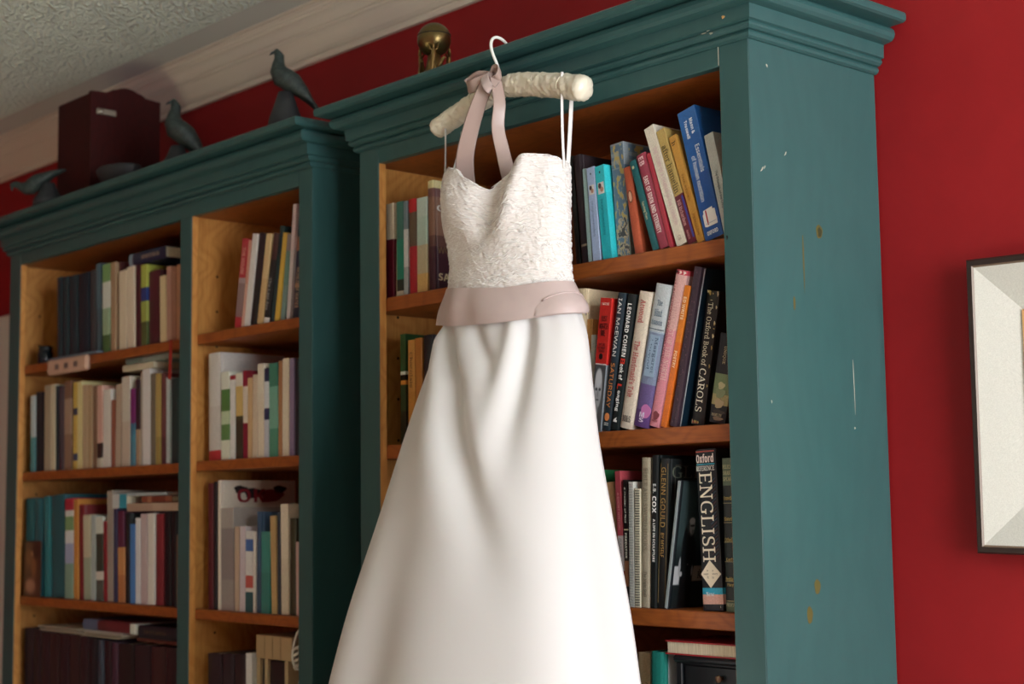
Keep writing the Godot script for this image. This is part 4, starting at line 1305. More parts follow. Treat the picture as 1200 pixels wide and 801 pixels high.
# title lettering: look starts with -> [text, from, to (share of the height from the head), offset across, letter height (share of the thickness), colour, font, way]
# way: d = reads downwards, h = level, c = level on the cover
const TITLES := {
	"maroon book": [["EAST OF EDEN AND ETERNITY", 0.24, 0.84, 0.0, 0.42, "ead2cf", "b", "d"], ["EB", 0.03, 0.12, 0.0, 0.5, "e2b9ba", "b", "d"]],
	"thin dark teal hardback": [["Teaching Them", 0.46, 0.66, 0.0, 0.4, "cfc79a", "s", "d"], ["i", 0.06, 0.09, 0.0, 0.3, "cfc79a", "s", "d"]],
	"cream paperback with": [["THE STORY OF A CHANGE IN THE COUNTRY", 0.18, 0.84, 0.05, 0.36, "d3b6b8", "s", "d"], ["cs", 0.92, 0.96, 0.0, 0.3, "b9a79a", "s", "d"]],
	"book tan above": [["after hamelin", 0.14, 0.56, 0.0, 0.62, "4c4326", "e", "d"], ["Bill Richardson", 0.62, 0.84, -0.12, 0.38, "d9a7a4", "e", "d"], ["ANNICK", 0.88, 0.96, -0.12, 0.22, "c48c8c", "s", "d"]],
	"ochre yellow": [["THE STORY", 0.36, 0.62, 0.0, 0.22, "8a5d20", "e", "d"], ["PENGUIN", 0.74, 0.93, 0.0, 0.28, "8a5d20", "s", "d"], ["h", 0.05, 0.09, 0.0, 0.5, "2a2216", "e", "d"]],
	"thick bright blue": [["Mann &", 0.08, 0.20, 0.16, 0.17, "e9f0f6", "b", "d"], ["Truswell", 0.08, 0.22, -0.14, 0.17, "e9f0f6", "b", "d"], ["Essentials", 0.29, 0.50, 0.2, 0.24, "e9f0f6", "s", "d"], ["of human nutrition", 0.36, 0.71, -0.12, 0.24, "e9f0f6", "s", "d"], ["OXFORD", 0.935, 0.965, 0.0, 0.6, "e9f0f6", "b", "h"]],
	"pale grey book at": [["The Triumph of the Child", 0.36, 0.72, 0.0, 0.34, "5a6468", "s", "d"], ["THE", 0.08, 0.15, 0.03, 0.06, "33423c", "e", "c"], ["OF", 0.17, 0.24, 0.03, 0.05, "33423c", "e", "c"]],
	"pale blue paperback": [["the small house and family", 0.36, 0.74, 0.0, 0.2, "7d8fae", "s", "d"]],
	"bright cyan": [["the small house and child", 0.36, 0.74, 0.0, 0.2, "0d7f8a", "s", "d"]],
	"red book with a grey": [["JUST", 0.135, 0.185, 0.0, 0.5, "2c0d0c", "s", "h"], ["WATCH", 0.19, 0.235, 0.0, 0.72, "2c0d0c", "s", "h"], ["ME", 0.24, 0.285, 0.0, 0.36, "2c0d0c", "s", "h"], ["ENGLISH", 0.035, 0.055, 0.0, 0.6, "e8b9a8", "s", "h"], ["THE LIFE", 0.34, 0.36, 0.0, 0.55, "6a1512", "s", "h"], ["OF PIERRE", 0.365, 0.385, 0.0, 0.62, "6a1512", "s", "h"], ["TRUDEAU", 0.39, 0.41, 0.0, 0.5, "6a1512", "s", "h"]],
	"slate black novel": [["IAN McEWAN", 0.04, 0.46, 0.0, 0.42, "e8e6df", "s", "d"], ["SATURDAY", 0.51, 0.83, 0.0, 0.46, "d98a4c", "s", "d"]],
	"black book with bold": [["LEONARD COHEN", 0.07, 0.46, 0.0, 0.46, "f0efe9", "b", "d"], ["ook of", 0.515, 0.63, 0.0, 0.46, "f0efe9", "b", "d"], ["onging", 0.71, 0.86, 0.0, 0.46, "f0efe9", "b", "d"], ["B", 0.475, 0.515, 0.0, 0.5, "d0382a", "b", "d"], ["L", 0.66, 0.70, 0.0, 0.5, "d0382a", "b", "d"]],
	"cream novel with red": [["Atwood", 0.06, 0.23, 0.0, 0.42, "b3333c", "e", "d"], ["The Handmaid's Tale", 0.36, 0.77, 0.0, 0.42, "b3333c", "e", "d"], ["M&S", 0.905, 0.95, 0.0, 0.62, "4a4640", "e", "h"]],
	"grey-blue and violet": [["The", 0.11, 0.15, 0.0, 0.34, "5f7284", "e", "h"], ["Blind", 0.175, 0.225, 0.0, 0.5, "5f7284", "e", "h"], ["Assassin", 0.245, 0.285, 0.0, 0.72, "5f7284", "e", "h"], ["Margaret", 0.37, 0.62, 0.14, 0.24, "3f556f", "e", "d"], ["Atwood", 0.37, 0.60, -0.16, 0.24, "3f556f", "e", "d"], ["M", 0.895, 0.93, 0.0, 0.3, "d8cfe2", "b", "h"], ["S", 0.935, 0.965, 0.0, 0.28, "d8cfe2", "b", "h"]],
	"tall worn pink": [["ANTHOLOGY OF THE NORTH", 0.18, 0.70, 0.08, 0.4, "e8c7c0", "e", "d"], ["annotated stories of the town", 0.12, 0.72, -0.28, 0.16, "8a4a50", "e", "d"], ["HARPER", 0.955, 0.968, 0.0, 0.5, "7d3a42", "s", "h"]],
	"slim bright orange": [["ED WRITE", 0.08, 0.24, 0.0, 0.5, "f7d9b0", "b", "d"], ["POETRY", 0.46, 0.58, 0.0, 0.5, "f7d9b0", "b", "d"]],
	"black worn anthology": [["The Oxford Book of", 0.09, 0.56, 0.0, 0.4, "e6dfc6", "e", "d"], ["CAROLS", 0.58, 0.90, 0.0, 0.52, "efe9d6", "e", "d"]],
	"dark illustrated book": [["UNIQUE", 0.14, 0.34, 0.0, 0.2, "d8cba0", "e", "d"], ["HAMLYN", 0.895, 0.925, 0.0, 0.62, "cfc19a", "e", "h"]],
	"stone grey": [["BIBLE AND SWORD HOOKS", 0.07, 0.62, 0.05, 0.44, "7c7260", "e", "d"], ["The Night Staff", 0.76, 0.93, 0.0, 0.42, "5c5344", "e", "d"]],
	"slim black art": [["E.B.", 0.19, 0.25, 0.05, 0.45, "cfd1cd", "b", "d"], ["COX", 0.27, 0.38, 0.05, 0.62, "f2f2ee", "b", "d"], ["A LIFE IN SCULPTURE", 0.42, 0.70, 0.05, 0.36, "e0e0da", "b", "d"]],
	"black biography": [["GLENN GOULD", 0.06, 0.46, 0.0, 0.52, "b08d52", "s", "d"], ["BY MYSELF", 0.50, 0.66, 0.0, 0.36, "b08d52", "s", "d"], ["GLENN", 0.05, 0.13, 0.012, 0.15, "5f6456", "e", "c"]],
	"dark red paperback": [["GAMES NO", 0.5, 0.72, 0.0, 0.5, "8a8a84", "s", "d"], ["A SHORT HISTORY", 0.16, 0.44, 0.0, 0.34, "c98a86", "s", "d"]],
	"black paperback with": [["a matter of fact", 0.06, 0.34, 0.0, 0.36, "cfc9b8", "s", "d"], ["PREDATOR", 0.42, 0.62, 0.0, 0.4, "d3cdb9", "b", "d"]],
	"thick black dictionary": [["Oxford", 0.03, 0.085, 0.0, 0.86, "e7d3cb", "b", "h"], ["REFERENCE", 0.105, 0.135, 0.0, 0.9, "e4e0d4", "e", "h"], ["ENGLISH", 0.145, 0.70, 0.0, 0.62, "ece2cc", "e", "d"], ["New", 0.885, 0.91, -0.05, 0.4, "d7eef2", "e", "h"]],
	"dark green set": [["PELICAN", 0.045, 0.07, 0.0, 0.82, "c9c49c", "e", "h"], ["SHAKE-", 0.085, 0.11, 0.0, 0.72, "c9c49c", "e", "h"], ["SPEARE", 0.125, 0.15, 0.0, 0.74, "c9c49c", "e", "h"], ["Comedies", 0.25, 0.275, 0.0, 0.74, "c9b46a", "e", "h"], ["Histories", 0.385, 0.41, 0.0, 0.74, "c9b46a", "e", "h"], ["Othello", 0.52, 0.545, 0.0, 0.7, "c9b46a", "e", "h"], ["Early", 0.65, 0.675, 0.0, 0.6, "c9b46a", "e", "h"], ["Problem", 0.775, 0.80, 0.0, 0.74, "c9b46a", "e", "h"], ["Plays", 0.815, 0.84, 0.0, 0.56, "c9b46a", "e", "h"], ["PELICAN", 0.945, 0.965, 0.0, 0.72, "c9c49c", "e", "h"]],
	"teal hardback with gold": [["WALLACE", 0.3, 0.82, -0.12, 0.26, "d6c88a", "e", "d"]],
	"tall plum book": [["C", 0.22, 0.28, 0.01, 0.028, "c9c9c4", "s", "c"], ["WORLD", 0.60, 0.66, 0.01, 0.08, "6f5a3a", "s", "c"], ["SAND", 0.84, 0.905, 0.012, 0.07, "c4b48e", "b", "c"]],
	"ochre paperback": [["Chocolate", 0.12, 0.46, 0.0, 0.4, "2a2016", "e", "d"]],
	"red paperback with grey": [["THE HOUSE", 0.1, 0.4, 0.0, 0.45, "e2b8a8", "s", "d"]],
	"black book with small": [["The Last Sea", 0.5, 0.86, 0.0, 0.4, "b8b8b0", "e", "d"]],
	"navy patterned": [["WORLD OF WATER", 0.5, 0.9, 0.0, 0.4, "c9a68a", "s", "d"]],
}
const FACES := {"s": "Droid Sans", "b": "Droid Sans", "e": "Droid Serif"}
var fonts := {}
var text_meshes := {}
var placed := []

func font_for(kind: String) -> Font:
	if not fonts.has(kind):
		var sf := SystemFont.new()
		sf.font_names = PackedStringArray([FACES[kind]])
		if kind == "b":
			sf.font_weight = 700
		fonts[kind] = sf
	return fonts[kind]

func text_mesh(words: String, kind: String) -> TextMesh:
	var key := words + kind
	if not text_meshes.has(key):
		var t := TextMesh.new()
		t.text = words
		t.font = font_for(kind)
		t.font_size = 32
		t.pixel_size = 0.01
		t.depth = 0.006
		t.curve_step = 2.5
		text_meshes[key] = t
	return text_meshes[key]

var cur_t := 0.03
var cur_bulge := 0.0

# depth of the rounded spine at x
func spine_z(x: float) -> float:
	if cur_bulge <= 0.0:
		return 0.0
	return -cur_bulge - 0.0003 + cur_bulge * sin(clampf(x / cur_t + 0.5, 0.0, 1.0) * PI)

# lettering fitted to a length and a letter height, lying on a face of a book and following its curve
func letter(parent: Node, words: String, kind: String, at: Vector3, length: float, height: float, col: String, way: String) -> void:
	var t := text_mesh(words, kind)
	var bb := t.get_aabb()
	var sc := Vector3(length / maxf(bb.size.x, 0.001), height / maxf(bb.size.y, 0.001), 0.05)
	var rot := Basis.IDENTITY
	if way == "d":
		rot = Basis(Vector3(0, 0, 1), -PI / 2)
	elif way == "c":
		rot = Basis(Vector3(0, 1, 0), PI / 2)
	var xf := Transform3D(rot * Basis.from_scale(sc), at - rot * (sc * bb.get_center()))
	var arr := t.get_mesh_arrays()
	var vs: PackedVector3Array = arr[Mesh.ARRAY_VERTEX]
	var ids: PackedInt32Array = arr[Mesh.ARRAY_INDEX] if arr[Mesh.ARRAY_INDEX] != null else PackedInt32Array()
	var st := stool()
	var put := func(v: Vector3) -> void:
		var w := xf * v
		if way != "c":
			w.z += spine_z(w.x)
		st.add_vertex(w)
	if ids.size() > 0:
		for i in ids:
			put.call(vs[i])
	else:
		for v in vs:
			put.call(v)
	part("title_lettering", done(st), ink(col), parent)

func bands_of(text: String, gain := 1.0, dull := 0.0) -> Array:
	var r := []
	for b in text.split(","):
		var p := b.split(":")
		var c := Color.html(p[0]).srgb_to_linear() * gain
		c = c.lerp(Color(1, 1, 1) * c.get_luminance(), dull)
		c = c * minf(1.0, 0.82 / maxf(0.001, maxf(c.r, maxf(c.g, c.b))))
		r.append([Color(c.r, c.g, c.b), float(p[1]) if p.size() > 1 else 0.0])
	return r

func spine_bulge(t: float) -> float:
	return minf(t * 0.06, 0.0022)

# one book as two meshes: the cover wrapped round spine and boards, and the page block.
# Local axes: x across the spine, y up, the spine at z = 0 and the pages behind it.
func book_meshes(t: float, h: float, d: float, hard: bool, bands: Array, xf: Transform3D) -> Array:
	var c := 0.0024 if hard else 0.0009
	c = minf(c, t * 0.22)
	var outer := []
	var inner := []
	var bulge := spine_bulge(t) if hard else 0.0
	outer.append(Vector2(t / 2, -d))
	if hard:
		outer.append(Vector2(t / 2, -0.0115))
		outer.append(Vector2(t / 2 - 0.0009, -0.0085))
		outer.append(Vector2(t / 2, -0.0055))
		for k in 7:
			var a := k / 6.0
			outer.append(Vector2(lerpf(t / 2, -t / 2, a), -bulge - 0.0003 + bulge * sin(a * PI) - (0.0012 if k == 0 or k == 6 else 0.0)))
		outer.append(Vector2(-t / 2, -0.0055))
		outer.append(Vector2(-t / 2 + 0.0009, -0.0085))
		outer.append(Vector2(-t / 2, -0.0115))
	else:
		for k in 4:
			var a := k / 3.0 * PI / 2
			outer.append(Vector2(t / 2 - 0.001 + 0.001 * cos(a), -0.001 + 0.001 * sin(a)))
		for k in 4:
			var a := PI / 2 + k / 3.0 * PI / 2
			outer.append(Vector2(-t / 2 + 0.001 + 0.001 * cos(a), -0.001 + 0.001 * sin(a)))
	outer.append(Vector2(-t / 2, -d))
	for p in outer:
		inner.append(Vector2(clampf(p.x, -t / 2 + c, t / 2 - c), minf(p.y - 0.0, -c - bulge * 0.8)))
	var st := stool()
	var put := func(a: Vector3, b: Vector3, e: Vector3, ins: Vector3, col: Color) -> void:
		st.set_color(col)
		tri(st, xf * a, xf * b, xf * e, xf * ins)
	var n := outer.size()
	for bi in bands.size():
		var y0: float = bands[bi][1] * h
		var y1: float = h if bi == bands.size() - 1 else bands[bi + 1][1] * h
		var col: Color = bands[bi][0]
		for i in n - 1:
			var p: Vector2 = outer[i]
			var q: Vector2 = outer[i + 1]
			var A := Vector3(p.x, y0, p.y)
			var B := Vector3(q.x, y0, q.y)
			var Cc := Vector3(q.x, y1, q.y)
			var D := Vector3(p.x, y1, p.y)
			var ins := Vector3(0, (y0 + y1) / 2, minf((p.y + q.y) / 2, -0.012))
			put.call(A, B, Cc, ins, col)
			put.call(A, Cc, D, ins, col)
	var top: Color = bands[bands.size() - 1][0]
	var low: Color = bands[0][0]
	for i in n - 1:
		for e in [[h, top, -1.0], [0.0, low, 1.0]]:
			var A := Vector3(outer[i].x, e[0], outer[i].y)
			var B := Vector3(outer[i + 1].x, e[0], outer[i + 1].y)
			var Cc := Vector3(inner[i + 1].x, e[0], inner[i + 1].y)
			var D := Vector3(inner[i].x, e[0], inner[i].y)
			var ins := (A + Cc) / 2 + Vector3(0, e[2], 0)
			put.call(A, B, Cc, ins, e[1])
			put.call(A, Cc, D, ins, e[1])
		var E := Vector3(inner[i].x, 0, inner[i].y)
		var F := Vector3(inner[i + 1].x, 0, inner[i + 1].y)
		var G := Vector3(inner[i + 1].x, h, inner[i + 1].y)
		var H := Vector3(inner[i].x, h, inner[i].y)
		var out := Vector3(E.x * 3.0, h / 2, 0.5)
		put.call(E, F, G, out, low)
		put.call(E, G, H, out, low)
	for s in [0, n - 1]:
		var A := Vector3(outer[s].x, 0, -d)
		var B := Vector3(inner[s].x, 0, -d)
		put.call(A, B, B + Vector3(0, h, 0), Vector3(A.x, h / 2, 0), low)
		put.call(A, B + Vector3(0, h, 0), A + Vector3(0, h, 0), Vector3(A.x, h / 2, 0), low)
	var cover := done(st)
	var o := 0.003 if hard else 0.0003
	st = stool()
	var lo := Vector3(-t / 2 + c * 1.02, o, -d + o)
	var hi := Vector3(t / 2 - c * 1.02, h - o, -c - bulge * 0.8 - 0.0004)
	add_box(st, lo, hi)
	var pages := st
	pages.generate_normals()
	var pm := pages.commit()
	if xf != Transform3D.IDENTITY:
		var s2 := stool()
		s2.append_from(pm, 0, xf)
		pm = s2.commit()
	return [cover, pm]

func cover_material(hard: bool, shelf: String) -> StandardMaterial3D:
	if shelf in ["w4", "n4"]:
		return M.cover_paper
	return M.cover_paper if hard else M.cover_gloss

func build_books() -> void:
	for r in BOOKS:
		var shelf: String = r[0]
		var t: float = r[2] / 1000.0
		var h: float = r[3] / 1000.0
		var d: float = r[4] / 1000.0
		var lean: float = deg_to_rad(r[5])
		var hard: bool = r[7] == "h"
		var lift := t / 2 * absf(sin(lean))
		var z: float = SPINE_Z - r[6] / 1000.0
		var o := thing("book", r[9] + ", " + PLACE[shelf], "book", Vector3(r[1] / 1000.0, SHELF_Y[shelf] + lift + 0.0003, z), "books on the " + PLACE[shelf])
		o.rotation.z = -lean
		var mm := book_meshes(t, h, minf(d, z - 0.018), hard, bands_of(r[8], 1.22, 0.04 if shelf.begins_with("t") else 0.14), Transform3D.IDENTITY)
		part("cover", mm[0], cover_material(hard, shelf), o)
		part("pages", mm[1], M.page_block, o)
		placed.append([shelf, o.position.x, t, h, lean])
		cur_t = t
		cur_bulge = spine_bulge(t) if hard else 0.0
		for key in TITLES:
			if not (r[9] as String).begins_with(key):
				continue
			for w in TITLES[key]:
				var y0: float = h * (1.0 - w[1])
				var y1: float = h * (1.0 - w[2])
				var zz := 0.0008 + cur_bulge * clampf(w[4] - 0.25, 0.0, 0.5)
				if w[7] == "d":
					letter(o, w[0], w[6], Vector3(w[3] * t, (y0 + y1) / 2, zz), y0 - y1, w[4] * t, w[5], "d")
				elif w[7] == "h":
					letter(o, w[0], w[6], Vector3(w[3] * t, (y0 + y1) / 2, zz), w[4] * t, y0 - y1, w[5], "h")
				else:
					letter(o, w[0], w[6], Vector3(t / 2 + 0.0001, (y0 + y1) / 2, -w[3] - w[4] / 2), w[4], y0 - y1, w[5], "c")
		decorate(o, r[9], t, h)

# small pictures and emblems printed on particular books
func chip(o: Node3D, called: String, outline: PackedVector2Array, col: String, at: Vector3, side := false) -> MeshInstance3D:
	var st := stool()
	add_prism(st, outline, -0.0006, 0.0003)
	var am := done(st)
	if not side and cur_bulge > 0.0:
		var arr := am.surface_get_arrays(0)
		var vs: PackedVector3Array = arr[Mesh.ARRAY_VERTEX]
		for i in vs.size():
			vs[i].z += spine_z(at.x + vs[i].x)
		arr[Mesh.ARRAY_VERTEX] = vs
		am = ArrayMesh.new()
		am.add_surface_from_arrays(Mesh.PRIMITIVE_TRIANGLES, arr)
	if not side:
		at.z = maxf(at.z, 0.0) + cur_bulge * 0.3
	var m := part(called, am, ink(col), o, at)
	if side:
		m.rotation.y = PI / 2
	return m

func rect(w: float, h: float) -> PackedVector2Array:
	var r := PackedVector2Array()
	for k in 9:
		r.append(Vector2(lerpf(-w / 2, w / 2, k / 8.0), -h / 2))
	for k in 9:
		r.append(Vector2(lerpf(w / 2, -w / 2, k / 8.0), h / 2))
	return r

func printed(o: Node3D, called: String, w: float, h: float, tex: Texture2D, at: Vector3, side := false) -> MeshInstance3D:
	var m := StandardMaterial3D.new()
	m.albedo_texture = tex
	m.roughness = 0.35
	var q := QuadMesh.new()
	q.size = Vector2(w, h)
	var p := part(called, q, m, o, at)
	if side:
		p.rotation.y = PI / 2
	return p

# a small printed picture made of soft-edged ellipses and rectangles: [kind, cx, cy, rx, ry, colour, softness]
func paint(w: int, h: int, ground: Color, marks: Array) -> ImageTexture:
	var im := Image.create(w, h, true, Image.FORMAT_RGB8)
	var n := FastNoiseLite.new()
	n.seed = 77
	n.frequency = 0.09
	for y in h:
		for x in w:
			var u := (x + 0.5) / w
			var v := (y + 0.5) / h
			var c := ground
			for k in marks:
				var dx: float = (u - k[1]) / k[3]
				var dy: float = (v - k[2]) / k[4]
				var e: float = sqrt(dx * dx + dy * dy) if k[0] == "o" else maxf(absf(dx), absf(dy))
				var soft: float = k[6]
				c = c.lerp(k[5], 1.0 - smoothstep(1.0 - soft, 1.0 + soft, e))
			im.set_pixel(x, y, c.lightened(0.03 * maxf(0.0, n.get_noise_2d(x, y))))
	im.generate_mipmaps()
	return ImageTexture.create_from_image(im)

func g(v: float) -> Color:
	return Color(v, v * 1.01, v * 1.02)

func decorate(o: Node3D, look: String, t: float, h: float) -> void:
	if look.begins_with("pale blue paperback") or look.begins_with("bright cyan"):
		var y := h * 0.76
		chip(o, "picture_square", rect(t * 0.62, t * 0.9), "d9d2cc", Vector3(0, y, 0))
		chip(o, "picture_mark", ellipse(t * 0.16, t * 0.22, 12), "4a3a38", Vector3(-t * 0.1, y + t * 0.18, 0.0003))
		chip(o, "picture_mark", ellipse(t * 0.18, t * 0.2, 12), "b98a74", Vector3(t * 0.08, y - t * 0.12, 0.0003))
		chip(o, "small_logo", ellipse(t * 0.07, t * 0.1, 8), "22303a", Vector3(0, h * 0.93, 0))
	elif look.begins_with("tall blue-grey"):
		var n := FastNoiseLite.new()
		n.seed = 12
		n.frequency = 0.022
		n.fractal_octaves = 4
		var im := Image.create(96, 320, true, Image.FORMAT_RGB8)
		for yy in 320:
			for xx in 96:
				var c := Color(0.37, 0.46, 0.53)
				var a := n.get_noise_2d(xx * 1.3, yy)
				var b := n.get_noise_2d(xx + 500.0, yy * 1.2)
				if a > 0.16: c = Color(0.72, 0.63, 0.36)
				elif a > 0.10: c = Color(0.62, 0.66, 0.6)
				if yy > 210 and b > -0.05: c = Color(0.70, 0.65, 0.56) if b < 0.2 else Color(0.26, 0.27, 0.27)
				if yy < 70 and xx < 60 and yy > 16 and (yy % 22) < 12: c = c.lerp(Color(0.62, 0.64, 0.62), 0.6)
				im.set_pixel(xx, yy, c)
		im.generate_mipmaps()
		var tex := ImageTexture.create_from_image(im)
		printed(o, "map_print", t * 0.9, h * 0.97, tex, Vector3(0, h * 0.5, 0.0004))
		printed(o, "map_print", 0.11, h * 0.97, tex, Vector3(t / 2 + 0.0004, h * 0.5, -0.069), true)
	elif look.begins_with("burnt orange"):
		chip(o, "oval_vignette", ellipse(t * 0.26, t * 0.62, 16), "6e3a26", Vector3(0, h * 0.66, -0.0003))
		chip(o, "oval_vignette", ellipse(t * 0.18, t * 0.48, 16), "d2a184", Vector3(0, h * 0.66, 0.0001))
	elif look.begins_with("book tan above"):
		chip(o, "cover_stripe", rect(t * 0.2, h * 0.36), "33398c", Vector3(t * 0.36, h * 0.22, 0.0001))
	elif look.begins_with("thick bright blue"):
		# stacked white plates with a red band
		var s := t * 0.72
		var pl := PackedVector2Array([Vector2(-0.5, -0.42), Vector2(-0.36, -0.48), Vector2(0.46, -0.5), Vector2(0.5, -0.2), Vector2(0.47, -0.1), Vector2(0.47, 0.3), Vector2(0.3, 0.34), Vector2(0.3, 0.46), Vector2(-0.4, 0.42), Vector2(-0.42, 0.26), Vector2(-0.5, 0.2)])
		var sc := PackedVector2Array()
		for p in pl:
			sc.append(Vector2(p.x * s, p.y * s * 1.15))
		chip(o, "cover_emblem", sc, "e4e2de", Vector3(0.02 * t, h * 0.165, 0))
		chip(o, "cover_emblem", rect(s * 0.09, s * 0.9), "b3243a", Vector3(-0.14 * t, h * 0.165, 0.0003))
		chip(o, "cover_emblem", rect(s * 0.8, s * 0.05), "b9bcc4", Vector3(0.02 * t, h * 0.165 - s * 0.36, 0.0003))
	elif look.begins_with("red book with a grey"):
		var tex := paint(64, 150, g(0.36), [["r", 0.5, 0.2, 0.6, 0.25, g(0.30), 0.3], ["o", 0.46, 0.36, 0.36, 0.30, g(0.72), 0.12], ["o", 0.44, 0.2, 0.30, 0.14, g(0.82), 0.3], ["o", 0.47, 0.52, 0.26, 0.14, g(0.66), 0.25], ["o", 0.30, 0.37, 0.10, 0.022, g(0.25), 0.5], ["o", 0.62, 0.37, 0.10, 0.022, g(0.25), 0.5], ["o", 0.46, 0.44, 0.06, 0.05, g(0.55), 0.5], ["o", 0.46, 0.53, 0.13, 0.014, g(0.35), 0.5], ["o", 0.5, 0.92, 0.62, 0.26, g(0.33), 0.2], ["o", 0.42, 0.70, 0.16, 0.10, g(0.62), 0.3], ["o", 0.4, 0.86, 0.09, 0.14, g(0.55), 0.3]])
		printed(o, "portrait_print", t * 0.93, h * 0.49, tex, Vector3(0, h * 0.25, 0.0004))
		chip(o, "cover_stripe", rect(t * 0.93, 0.002), "e6cfc8", Vector3(0, h * 0.503, 0.0003))
		chip(o, "round_logo", ellipse(0.005, 0.006, 14), "1d0d0d", Vector3(-t * 0.04, h * 0.56, 0.0002))
	elif look.begins_with("slate black novel"):
		chip(o, "round_logo", ellipse(0.0058, 0.0078, 16), "e08a50", Vector3(0, h * 0.10, 0))
		chip(o, "small_logo", rect(t * 0.5, 0.0016), "c9c9c4", Vector3(0, h * 0.055, 0))
		chip(o, "small_logo", rect(t * 0.5, 0.0016), "c9c9c4", Vector3(0, h * 0.042, 0))
	elif look.begins_with("black book with bold"):
		chip(o, "small_logo", PackedVector2Array([Vector2(-0.005, -0.004), Vector2(0.004, -0.004), Vector2(0.004, -0.001), Vector2(0.001, 0.001), Vector2(0.003, 0.005), Vector2(-0.001, 0.003), Vector2(-0.004, 0.0)]), "e8e8e2", Vector3(0, h * 0.075, 0))
	elif look.begins_with("grey-blue and violet"):
		chip(o, "rule_line", rect(t * 0.96, 0.0015), "3f5263", Vector3(0, h * 0.685, -0.0006))
		chip(o, "title_panel", rect(t * 0.62, h * 0.29), "93abc2", Vector3(0, h * 0.50, -0.0012))
		chip(o, "pink_flower", ellipse(t * 0.3, t * 0.34, 16, 0.06), "c97ab4", Vector3(t * 0.2, h * 0.115, -0.0013))
	elif look.begins_with("tall worn pink"):
		for k in 5:
			chip(o, "worn_patch", ellipse(t * (0.08 + 0.03 * (k % 3)), 0.003, 9, 0.3), ["3d2a2a", "8a2a35", "efd9d2", "c23a4c", "f0e2da"][k], Vector3(t * (-0.36 + 0.17 * k), h * 0.985, -0.0012))
		chip(o, "round_logo", ellipse(t * 0.26, t * 0.3, 14, 0.12), "7d3a42", Vector3(0, h * 0.072, -0.0004))
		for k in 26:
			chip(o, "speck", ellipse(0.0012, 0.0007 + 0.0006 * rng.randf(), 6), "9a4a52", Vector3(-t * 0.38 + rng.randf() * 0.0012, h * (0.45 + 0.5 * k / 26.0), -0.0012))
	elif look.begins_with("tall book of speckled plum"):
		part("navy_cover", box(Vector3(t / 2, 0.001, -0.15), Vector3(t / 2 + 0.0012, h - 0.001, -0.0125)), ink("1a3040", 0.28), o)
		part("silver_line", tube([Vector3(t / 2 + 0.0006, 0.002, -0.011), Vector3(t / 2 + 0.0006, h - 0.002, -0.011)], [0.0011, 0.0011], 6), ink("c3ccd0", 0.3), o)
		for k in 60:
			chip(o, "speck", ellipse(0.0007, 0.0014, 6), "6a4a58" if k % 2 else "241a22", Vector3(t * (rng.randf() - 0.5) * 0.6, h * rng.randf_range(0.02, 0.98), -0.0007))
	elif look.begins_with("black worn anthology"):
		for k in 22:
			var q := rng.randf()
			chip(o, "worn_patch", ellipse(0.0008 + 0.001 * rng.randf(), 0.001 + 0.003 * rng.randf(), 7, 0.3), "b79c58" if k % 3 else "d8c8a0", Vector3(t * (rng.randf() - 0.5) * 0.9 if k < 12 else t * 0.43, h * (0.975 + 0.02 * q) if k < 8 else (h * 0.022 if k < 12 else h * q), -0.0018 if k < 12 else -0.0035))
		chip(o, "small_logo", rect(0.004, 0.0012), "d8c8a0", Vector3(0, h * 0.93, -0.0005))
		chip(o, "red_foot", rect(t * 0.5, 0.003), "a02426", Vector3(-t * 0.2, 0.0045, -0.0012))
	elif look.begins_with("dark illustrated book"):
		for k in [[0.34, 0.3, 0.06, "7f8a68"], [0.22, 0.28, 0.055, "b09a78"], [0.42, 0.2, 0.04, "c2ba90"], [0.12, 0.36, 0.03, "3a2f2a"], [0.05, 0.3, 0.022, "8a6f56"]]:
			chip(o, "figure_print", ellipse(t * k[1], h * k[2], 14, 0.12), k[3], Vector3(t * (0.1 - k[2]), h * k[0], -0.0013 + k[2] * 0.01))
	elif look.begins_with("cream wire-bound") or look.begins_with("pale grey spiral"):
		for k in 46:
			var y := h * (0.02 + 0.96 * k / 45.0)
			var pts := []
			for i in 8:
				var a := -0.5 + i / 7.0 * (PI + 1.0)
				pts.append(Vector3(cos(a) * t * 0.42, y, -0.002 + sin(a) * 0.0045))
			part("binding_coil", tube(pts, _const_r(8, 0.0008), 5), ink("3a3a38" if look.begins_with("cream") else "8f918c"), o)
	elif look.begins_with("black biography"):
		var ol := [Vector3(t / 2 + 0.0004, h * 0.955, -0.02), Vector3(t / 2 + 0.0004, h * 0.955, -0.19)]
		part("border_line", tube(ol, [0.0005, 0.0005], 5), ink("4a4a40"), o)
		part("border_line", tube([Vector3(t / 2 + 0.0004, h * 0.05, -0.02), Vector3(t / 2 + 0.0004, h * 0.955, -0.02)], [0.0004, 0.0004], 5), ink("4a4a40"), o)
		for s in [-0.42, 0.42]:
			chip(o, "border_line", rect(0.0008, h * 0.93), "6a5a3a", Vector3(t * s, h * 0.5, -0.002))
	elif look.begins_with("thin black book, a standing"):
		var k := Color(0.045, 0.05, 0.055)
